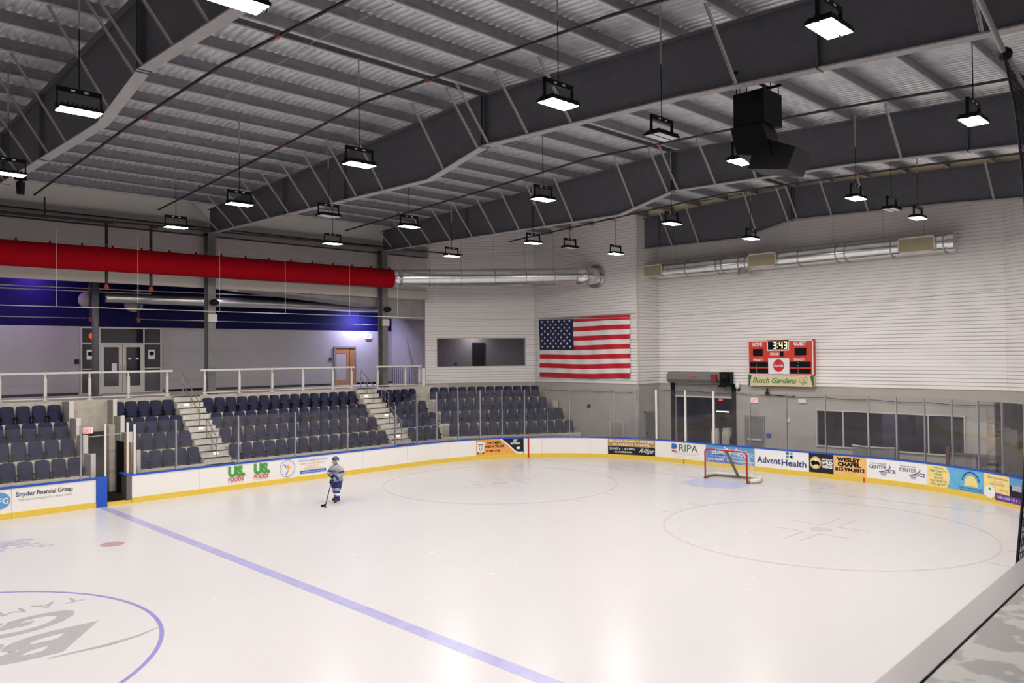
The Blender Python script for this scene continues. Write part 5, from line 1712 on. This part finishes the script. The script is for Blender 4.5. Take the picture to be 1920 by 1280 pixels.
mb = MB().bar((gx + .04, -.02, 1.2), (bx - .1, -.02, .08), .10, .05); mb.build('centre_pad', M_olive, t, label='dark centre support of the goal')
top = [(gx, .9, 1.22), (gx + .35, .75, 1.2), (gx + .5, 0, 1.2), (gx + .35, -.75, 1.2), (gx, -.9, 1.22)]
MB().tube(top, .02, 8).build('top_bar', M_pad, t)


def netline(T, Bt, n, m, r=.0045):
    def lerp(P, u):
        k = u * (len(P) - 1); i = min(int(k), len(P) - 2); f = k - i
        return Vector(P[i]).lerp(Vector(P[i + 1]), f)
    mb = MB()
    for i in range(n + 1):
        a, b = lerp(T, i / n), lerp(Bt, i / n)
        mb.bar(a, b, r, r)
    for j in range(1, m):
        for i in range(n):
            a = lerp(T, i / n).lerp(lerp(Bt, i / n), j / m); b = lerp(T, (i + 1) / n).lerp(lerp(Bt, (i + 1) / n), j / m)
            mb.bar(a, b, r, r)
    return mb


o = netline([(p[0], p[1], p[2]) for p in top], [(p[0], p[1], p[2] + .02) for p in base], 34, 12, .0055).build('netting', M_net, t)
netline([(gx, .9, 1.23), (gx, .45, 1.24), (gx, 0, 1.24), (gx, -.45, 1.24), (gx, -.9, 1.23)], [(gx + .35, .75, 1.2), (gx + .47, .4, 1.2), (gx + .5, 0, 1.2), (gx + .47, -.4, 1.2), (gx + .35, -.75, 1.2)], 20, 4, .0055).build('roof_netting', M_net, t)

# ------------------------------------------------------------------ hockey player
M_jer = mat('jersey_grey', (.33, .33, .36), .8, var=.06, scale=30); M_pnt = mat('pants_blue', (.015, .03, .20), .8); M_skin = mat('skin', (.50, .27, .19), .6)
M_helm = mat('helmet_blue', (.015, .03, .20), .3); M_glv = mat('glove_navy', (.015, .015, .05), .7); M_bt = mat('skate_black', (.012, .011, .012), .5); M_sock = mat('sock_white', (.72, .72, .72), .8)
PX, PYY = 13.87, 7.72
P0 = Vector((PX, PYY, 0))
t = thing('person', 'young hockey player in grey jersey and blue helmet, skating with a stick', 'person', (PX, PYY, 0))


KS, KA = 1.10, radians(20)


def V(x, y, z):
    return (PX + KS * (x * cos(KA) - y * sin(KA)), PYY + KS * (x * sin(KA) + y * cos(KA)), z * KS)


def ring_body(rings, n=20):
    """stack of elliptical rings (cx, cy, z, rx, ry) in the figure's own axes"""
    mb = MB(); vs = []
    for (cx, cy, z, rx, ry) in rings:
        for k in range(n):
            a = 2 * pi * k / n
            vs.append(V(cx + rx * cos(a), cy + ry * sin(a), z))
    m = len(rings)
    fs = [(i * n + k, i * n + (k + 1) % n, (i + 1) * n + (k + 1) % n, (i + 1) * n + k) for i in range(m - 1) for k in range(n)]
    fs += [tuple(range(n))[::-1], tuple(range((m - 1) * n, m * n))]
    return mb.add(vs, fs)


# facing -x before the turn, his left is -y
J = dict(pel=V(.03, 0, .74), chest=V(.0, 0, 1.02), neck=V(-.03, 0, 1.18), head=V(-.06, 0, 1.33),
         lsh=V(-.02, -.16, 1.11), rsh=V(-.0, .16, 1.11), lel=V(-.02, -.24, .92), rel=V(-.12, .19, .92), lha=V(-.17, -.22, .78), rha=V(-.24, .03, .88),
         lhip=V(.03, -.09, .70), rhip=V(.03, .09, .70), lkn=V(-.10, -.12, .42), rkn=V(.05, .12, .42), lan=V(-.12, -.14, .12), ran=V(.16, .13, .12), lto=V(-.28, -.17, .07), rto=V(.0, .12, .07))


def skin(name, pts, edges, m, parent, sub=1):
    me = bpy.data.meshes.new(name)
    off = wloc(parent)
    me.from_pydata([tuple(Vector(p[:3]) - off) for p in pts], edges, [])
    o = bpy.data.objects.new(name, me); COL.objects.link(o); o.parent = parent
    bm_mod = o.modifiers.new('Skin', 'SKIN')
    sv = me.skin_vertices[0].data if me.skin_vertices else None
    if sv is None:
        bm = bmesh.new(); bm.from_mesh(me); lay = bm.verts.layers.skin.verify(); bm.to_mesh(me); bm.free()
        sv = me.skin_vertices[0].data
    for i, p in enumerate(pts):
        sv[i].radius = (p[3], p[4] if len(p) > 4 else p[3])
        sv[i].use_root = (i == 0)
    ss = o.modifiers.new('Sub', 'SUBSURF'); ss.levels = sub; ss.render_levels = sub
    me.materials.append(m)
    return o


j = lambda k, r, r2=None: (*J[k], r, r2 or r)
keys = [('pel', .10, .12), ('chest', .10, .13), ('neck', .05, .05), ('head', .08, .075), ('lsh', .055, .055), ('lel', .026, .026), ('lha', .022, .022), ('rsh', .055, .055), ('rel', .026, .026), ('rha', .022, .022),
        ('lhip', .08, .08), ('lkn', .06, .06), ('lan', .04, .04), ('lto', .035, .035), ('rhip', .08, .08), ('rkn', .06, .06), ('ran', .04, .04), ('rto', .035, .035)]
ix = {k[0]: i for i, k in enumerate(keys)}
ed = [(ix[a], ix[b]) for a, b in (('pel', 'chest'), ('chest', 'neck'), ('neck', 'head'), ('chest', 'lsh'), ('lsh', 'lel'), ('lel', 'lha'), ('chest', 'rsh'), ('rsh', 'rel'), ('rel', 'rha'),
                                  ('pel', 'lhip'), ('lhip', 'lkn'), ('lkn', 'lan'), ('lan', 'lto'), ('pel', 'rhip'), ('rhip', 'rkn'), ('rkn', 'ran'), ('ran', 'rto'))]
body = skin('body', [j(*k) for k in keys], ed, M_skin, t)
MB().ell(V(-.085, 0, 1.30), (.078, .07, .095), 14, 10).build('face', M_skin, body, smooth=True)
mb = MB(); mb.ell(V(-.158, -.028, 1.33), (.008, .012, .007)); mb.ell(V(-.158, .028, 1.33), (.008, .012, .007)); mb.build('eyes', M_tblack, body)
mb = MB(); mb.ell(V(-.168, 0, 1.30), (.014, .012, .02)); mb.build('nose', M_skin, body); MB().ell(V(-.158, 0, 1.262), (.008, .022, .006)).build('mouth', M_tred, body)
# jersey: loose torso over shoulder pads, two sleeves
lwr = lambda a, b, f: tuple(Vector(J[a]).lerp(Vector(J[b]), f))
mb = ring_body([(.03, 0, .66, .165, .205), (.03, 0, .70, .17, .21), (.02, 0, .85, .15, .185), (-.0, 0, 1.0, .15, .20), (-.01, 0, 1.09, .14, .225), (-.02, 0, 1.14, .115, .20), (-.03, 0, 1.18, .085, .12), (-.03, 0, 1.215, .065, .075)])
mb.build('jersey', M_jer, t, smooth=True)
MB().tube([V(-.03, 0, 1.19), V(-.035, 0, 1.225)], [.085, .072], 16).build('collar', M_tnavy, t, smooth=True)
TOP, HEEL = Vector(V(-.20, -.02, .88)), Vector((13.16, 7.28, .045))
LH, RH = TOP.lerp(HEEL, .22), TOP.lerp(HEEL, .04)
for sh, el, gl in (('lsh', 'lel', LH), ('rsh', 'rel', RH)):
    A3, B3, C3 = Vector(J[sh]), Vector(J[el]), Vector(gl)
    W3_ = B3.lerp(C3, .78)
    MB().tube([A3 + Vector((0, 0, .03)), A3, A3.lerp(B3, .5), B3, B3.lerp(W3_, .5), W3_], [.06, .10, .098, .09, .082, .072], 16).build('sleeve', M_jer, t, smooth=True)
    MB().tube([A3.lerp(B3, .62), A3.lerp(B3, .9)], [.101, .097], 16).build('sleeve_band', M_pnt, t, smooth=True)
    MB().tube([B3.lerp(W3_, .55), B3.lerp(W3_, .8)], [.085, .08], 16).build('sleeve_band', M_pnt, t, smooth=True)
mb = MB(); put_text(mb, 'TAMPA', lambda a, z: V(-.172 + abs(a) * .20, -a, z), 0.0, .98, .06, .24, bold=.02, shear=.2); mb.build('chest_lettering', M_tnavy, t)
# hockey pants: hips and two wide legs to just above the knees
mb = ring_body([(.03, 0, .58, .13, .17), (.03, 0, .66, .155, .19), (.03, 0, .74, .15, .185)])
for h_, k_ in (('lhip', 'lkn'), ('rhip', 'rkn')):
    mb.tube([J[h_], lwr(h_, k_, .5), lwr(h_, k_, .9)], [.125, .125, .115], 18)
mb.build('pants', M_pnt, t, smooth=True)
for kn, an in (('lkn', 'lan'), ('rkn', 'ran')):
    for (f0, f1_, m_, r0, r1) in ((-.15, .2, M_jer, .092, .09), (.2, .42, M_pnt, .09, .088), (.42, .68, M_sock, .088, .08), (.68, .97, M_pnt, .08, .068)):
        MB().tube([lwr(kn, an, f0), lwr(kn, an, f1_)], [r0, r1], 14).build('sock_band', m_, t, smooth=True)
for an, to in (('lan', 'lto'), ('ran', 'rto')):
    A2, T2 = Vector(J[an]), Vector(J[to]); d = (T2 - A2); d.z = 0; d.normalize()
    hl_ = A2 - d * .05
    mb = MB().tube([(A2.x, A2.y, .24), (A2.x, A2.y, .12), tuple(Vector((T2.x, T2.y, .075))), tuple(Vector((T2.x, T2.y, .07)) + d * .05)], [.058, .062, .05, .035], 12)
    mb.ell((hl_.x, hl_.y, .09), (.055, .055, .05)); sk = mb.build('skate', M_bt, t, smooth=True)
    mb = MB().bar(tuple(Vector((hl_.x, hl_.y, .018)) - d * .03), tuple(Vector((T2.x, T2.y, .018)) + d * .07), .008, .034); mb.bar((hl_.x, hl_.y, .045), tuple(Vector((T2.x, T2.y, .045))), .03, .025); mb.build('blade', M_sock, sk)
# helmet
h0 = Vector(V(-.045, 0, 1.365))
mb = MB()
vs = []; nA, nB = 16, 7
for i in range(nB + 1):
    th = (pi * .60) * i / nB
    for k in range(nA):
        a = 2 * pi * k / nA
        cut = .02 if cos(a) < -.3 and i > 4 else 0
        vs.append((h0.x + .135 * sin(th) * cos(a + KA), h0.y + .125 * sin(th) * sin(a + KA), h0.z + .115 * cos(th) + (cut * 2 if i == nB else 0)))
fs = [(i * nA + k, i * nA + (k + 1) % nA, (i + 1) * nA + (k + 1) % nA, (i + 1) * nA + k) for i in range(nB) for k in range(nA)]
mb.add(vs, fs); he = mb.build('helmet', M_helm, t, smooth=True)
mb = MB()
for yy in (-.06, -.03, 0, .03, .06): mb.tube([V(-.155, yy, 1.37), V(-.185, yy, 1.30), V(-.15, yy * .8, 1.22)], .003, 5)
for zz in (1.34, 1.29, 1.25): mb.tube([V(-.12, -.085, zz), V(-.185, -.03, zz), V(-.185, .03, zz), V(-.12, .085, zz)], .003, 5)
mb.build('face_cage', M_steel, he)


def glove(c, d, m):
    """hockey glove: palm, four curled finger rolls and a thumb round the shaft direction d"""
    c = Vector(c); d = Vector(d).normalized()
    side = d.cross(Vector((0, 0, 1))).normalized(); up = side.cross(d).normalized()
    mb = MB().ell(c + up * .02, (.055, .055, .05), 12, 8)
    for k, ln in enumerate((.058, .066, .062, .05)):
        b = c + d * (-.045 + .03 * k) + up * .02
        mb.tube([b + side * .05, b + side * .055 - up * ln * .6, b + side * .01 - up * ln * .85, b - side * .025 - up * ln * .4], [.016, .016, .015, .012], 8)
    b = c - d * .05
    mb.tube([b - side * .04, b - side * .055 - up * .03, b - up * .05 + d * .03], [.018, .017, .013], 8)
    mb.tube([c + up * .02, c + up * .05 + Vector((.06, 0, .03))], [.055, .062], 12)
    return mb.build('glove', m, t, smooth=True)


glove(LH, HEEL - TOP, M_glv); glove(RH, HEEL - TOP, M_glv)
st = thing('hockey_stick', "black hockey stick held low in the player's gloves", 'hockey stick', (13.16, 7.28, 0))
mb = MB().bar(TOP + (TOP - HEEL).normalized() * .06, HEEL, .022, .03); mb.build('shaft', M_tchar, st)
mb = MB(); bd = Vector((-.24, -.06, 0)); q0 = HEEL + Vector((.01, 0, -.04))
prev = None
mb.hexa([q0 + Vector((0, -.01, 0)), q0 + bd + Vector((0, -.03, 0)), q0 + bd + Vector((0, -.015, 0)), q0 + Vector((0, .01, 0)), q0 + Vector((0, -.01, .07)), q0 + bd + Vector((0, -.03, .075)), q0 + bd + Vector((0, -.015, .075)), q0 + Vector((0, .01, .07))])
mb.build('blade', M_tblack, st)
t = MB().tube([(13.02, 7.06, .0), (13.02, 7.06, .026)], .045, 18); tag(t.build('puck', M_tblack), 'black puck on the ice at the stick blade', 'puck')

# ------------------------------------------------------------------ foreground: balcony rail, ledge, net
t = thing('foreground_rail', 'brushed metal rail cap across the lower right corner', 'rail', (2, -16.47, 4.55))
zr = 4.60
yfar = lambda x: -16.487 + .034 * (x + .14)
ynear = lambda x: -16.541 + .034 * (x + .09)
MB().hexa([(-8, ynear(-8), zr - .03), (14, ynear(14), zr - .03), (14, yfar(14), zr - .03), (-8, yfar(-8), zr - .03), (-8, ynear(-8), zr), (14, ynear(14), zr), (14, yfar(14), zr), (-8, yfar(-8), zr)]).build('cap', M_alu, t)
ym_ = lambda x: (ynear(x) + yfar(x)) / 2
MB().hexa([(-8, ym_(-8) - .004, 3.55), (14, ym_(14) - .004, 3.55), (14, ym_(14) + .004, 3.55), (-8, ym_(-8) + .004, 3.55), (-8, ym_(-8) - .004, zr - .03), (14, ym_(14) - .004, zr - .03), (14, ym_(14) + .004, zr - .03), (-8, ym_(-8) + .004, zr - .03)]).build('front_sheet', G_win, t)
t = thing('press_counter', 'grey counter top with pale worn blotches at the lower right corner', 'counter', (2, -16.9, 4.5))


def blotch():
    m = bpy.data.materials.new('worn_counter'); m.use_nodes = True
    nt = m.node_tree; b = nt.nodes['Principled BSDF']; L = nt.links.new
    tc = nt.nodes.new('ShaderNodeTexCoord'); nz = nt.nodes.new('ShaderNodeTexNoise'); nz.inputs['Scale'].default_value = 14; nz.inputs['Detail'].default_value = 5; nz.inputs['Roughness'].default_value = .45
    rp = nt.nodes.new('ShaderNodeValToRGB'); rp.color_ramp.elements[0].position = .50; rp.color_ramp.elements[1].position = .54
    rp.color_ramp.elements[0].color = (.27, .255, .25, 1); rp.color_ramp.elements[1].color = (.47, .45, .43, 1)
    L(tc.outputs['Object'], nz.inputs['Vector']); L(nz.outputs['Fac'], rp.inputs['Fac']); L(rp.outputs['Color'], b.inputs['Base Color'])
    b.inputs['Roughness'].default_value = .45
    return m


MB().hexa([(-8, -18.2, 4.56), (14, -17.4, 4.56), (14, ynear(14) - .002, 4.56), (-8, ynear(-8) - .006, 4.56), (-8, -18.2, 4.598), (14, -17.4, 4.598), (14, ynear(14) - .002, 4.598), (-8, ynear(-8) - .006, 4.598)]).build('top', blotch(), t)
MB().hexa([(-8, -18.2, 4.3), (14, -17.4, 4.3), (14, -17.35, 4.3), (-8, -18.15, 4.3), (-8, -18.2, 4.56), (14, -17.4, 4.56), (14, -17.35, 4.56), (-8, -18.15, 4.56)]).build('apron', M_dark, t)
struct(MB().box(-22, -20.5, 3.4, 20, -16.5, 3.55), 'floor_press_balcony', M_concd)
t = thing('rim_hoop', 'thin curved rim peeking over the bottom picture edge', 'hoop', (-.43, -16.26, 4.55))
hc = Vector((-.42, -16.27, 4.58)); MB().tube([tuple(hc + Vector((.093 * cos(a), .093 * sin(a), 0))) for a in [2 * pi * k / 48 for k in range(49)]], .0016, 6, False).build('rim', M_tgrey, t)
mb = MB().poly(circle2(hc.x, hc.y, .092, None, 40), gz(hc.z)); mb.build('clear_lid', G_win, t)
MB().box(hc.x - .01, -16.50, 4.56, hc.x + .01, hc.y - .09, 4.575).build('arm', M_steel, t)

# net pole and safety net at the right edge
yn = -15.5
t = thing('netting_pole', 'grey slanted pole holding the safety net at the top right', 'pole', (4.75, yn, 7.2))
mb = MB().tube([(3.0, yn, 7.93), (4.80, yn, 7.25), (5.9, yn, 6.98)], .019, 10); mb.build('pole', M_flange, t)
MB().ell((4.83, yn, 7.24), (.05, .05, .05)).build('clamp', M_black, t)
t = thing('safety_net', 'black safety net hanging down the right picture edge', 'net', (5.6, yn, 5.5))
E_ = [(7.25, 4.78), (7.08, 4.94), (6.92, 5.07), (6.78, 5.13), (6.56, 5.21), (6.25, 5.29), (5.6, 5.34), (4.8, 5.27), (4.3, 5.13), (4.07, 5.05), (3.84, 4.95), (3.60, 4.84)]
edge = MB().tube([(x, yn, z) for z, x in E_], .009, 6); edge.build('edge_rope', M_tchar, t)


def ex(z):
    for (za, xa), (zb2, xb) in zip(E_, E_[1:]):
        if zb2 <= z <= za: return xa + (xb - xa) * (za - z) / (za - zb2)
    return 5.2


mb = MB()
k = 0
z = 7.2
while z > 3.62:
    x0 = ex(z); mb.bar((x0, yn, z), (x0 + 1.2, yn + .02, z - .03), .006, .006)
    z -= .045
for k in range(26):
    o_ = .045 * k
    zs = [7.2 - .3 * i for i in range(13)]
    for za, zb2 in zip(zs, zs[1:]): mb.bar((ex(za) + o_, yn, za), (ex(max(zb2, 3.6)) + o_, yn, max(zb2, 3.6)), .006, .006)
mb.build('net_mesh', M_tchar, t)

# dark dust cover of the far side: nothing else. remove unused default names
for o in list(bpy.data.objects):
    if o.type == 'MESH' and not o.data.vertices: bpy.data.objects.remove(o)
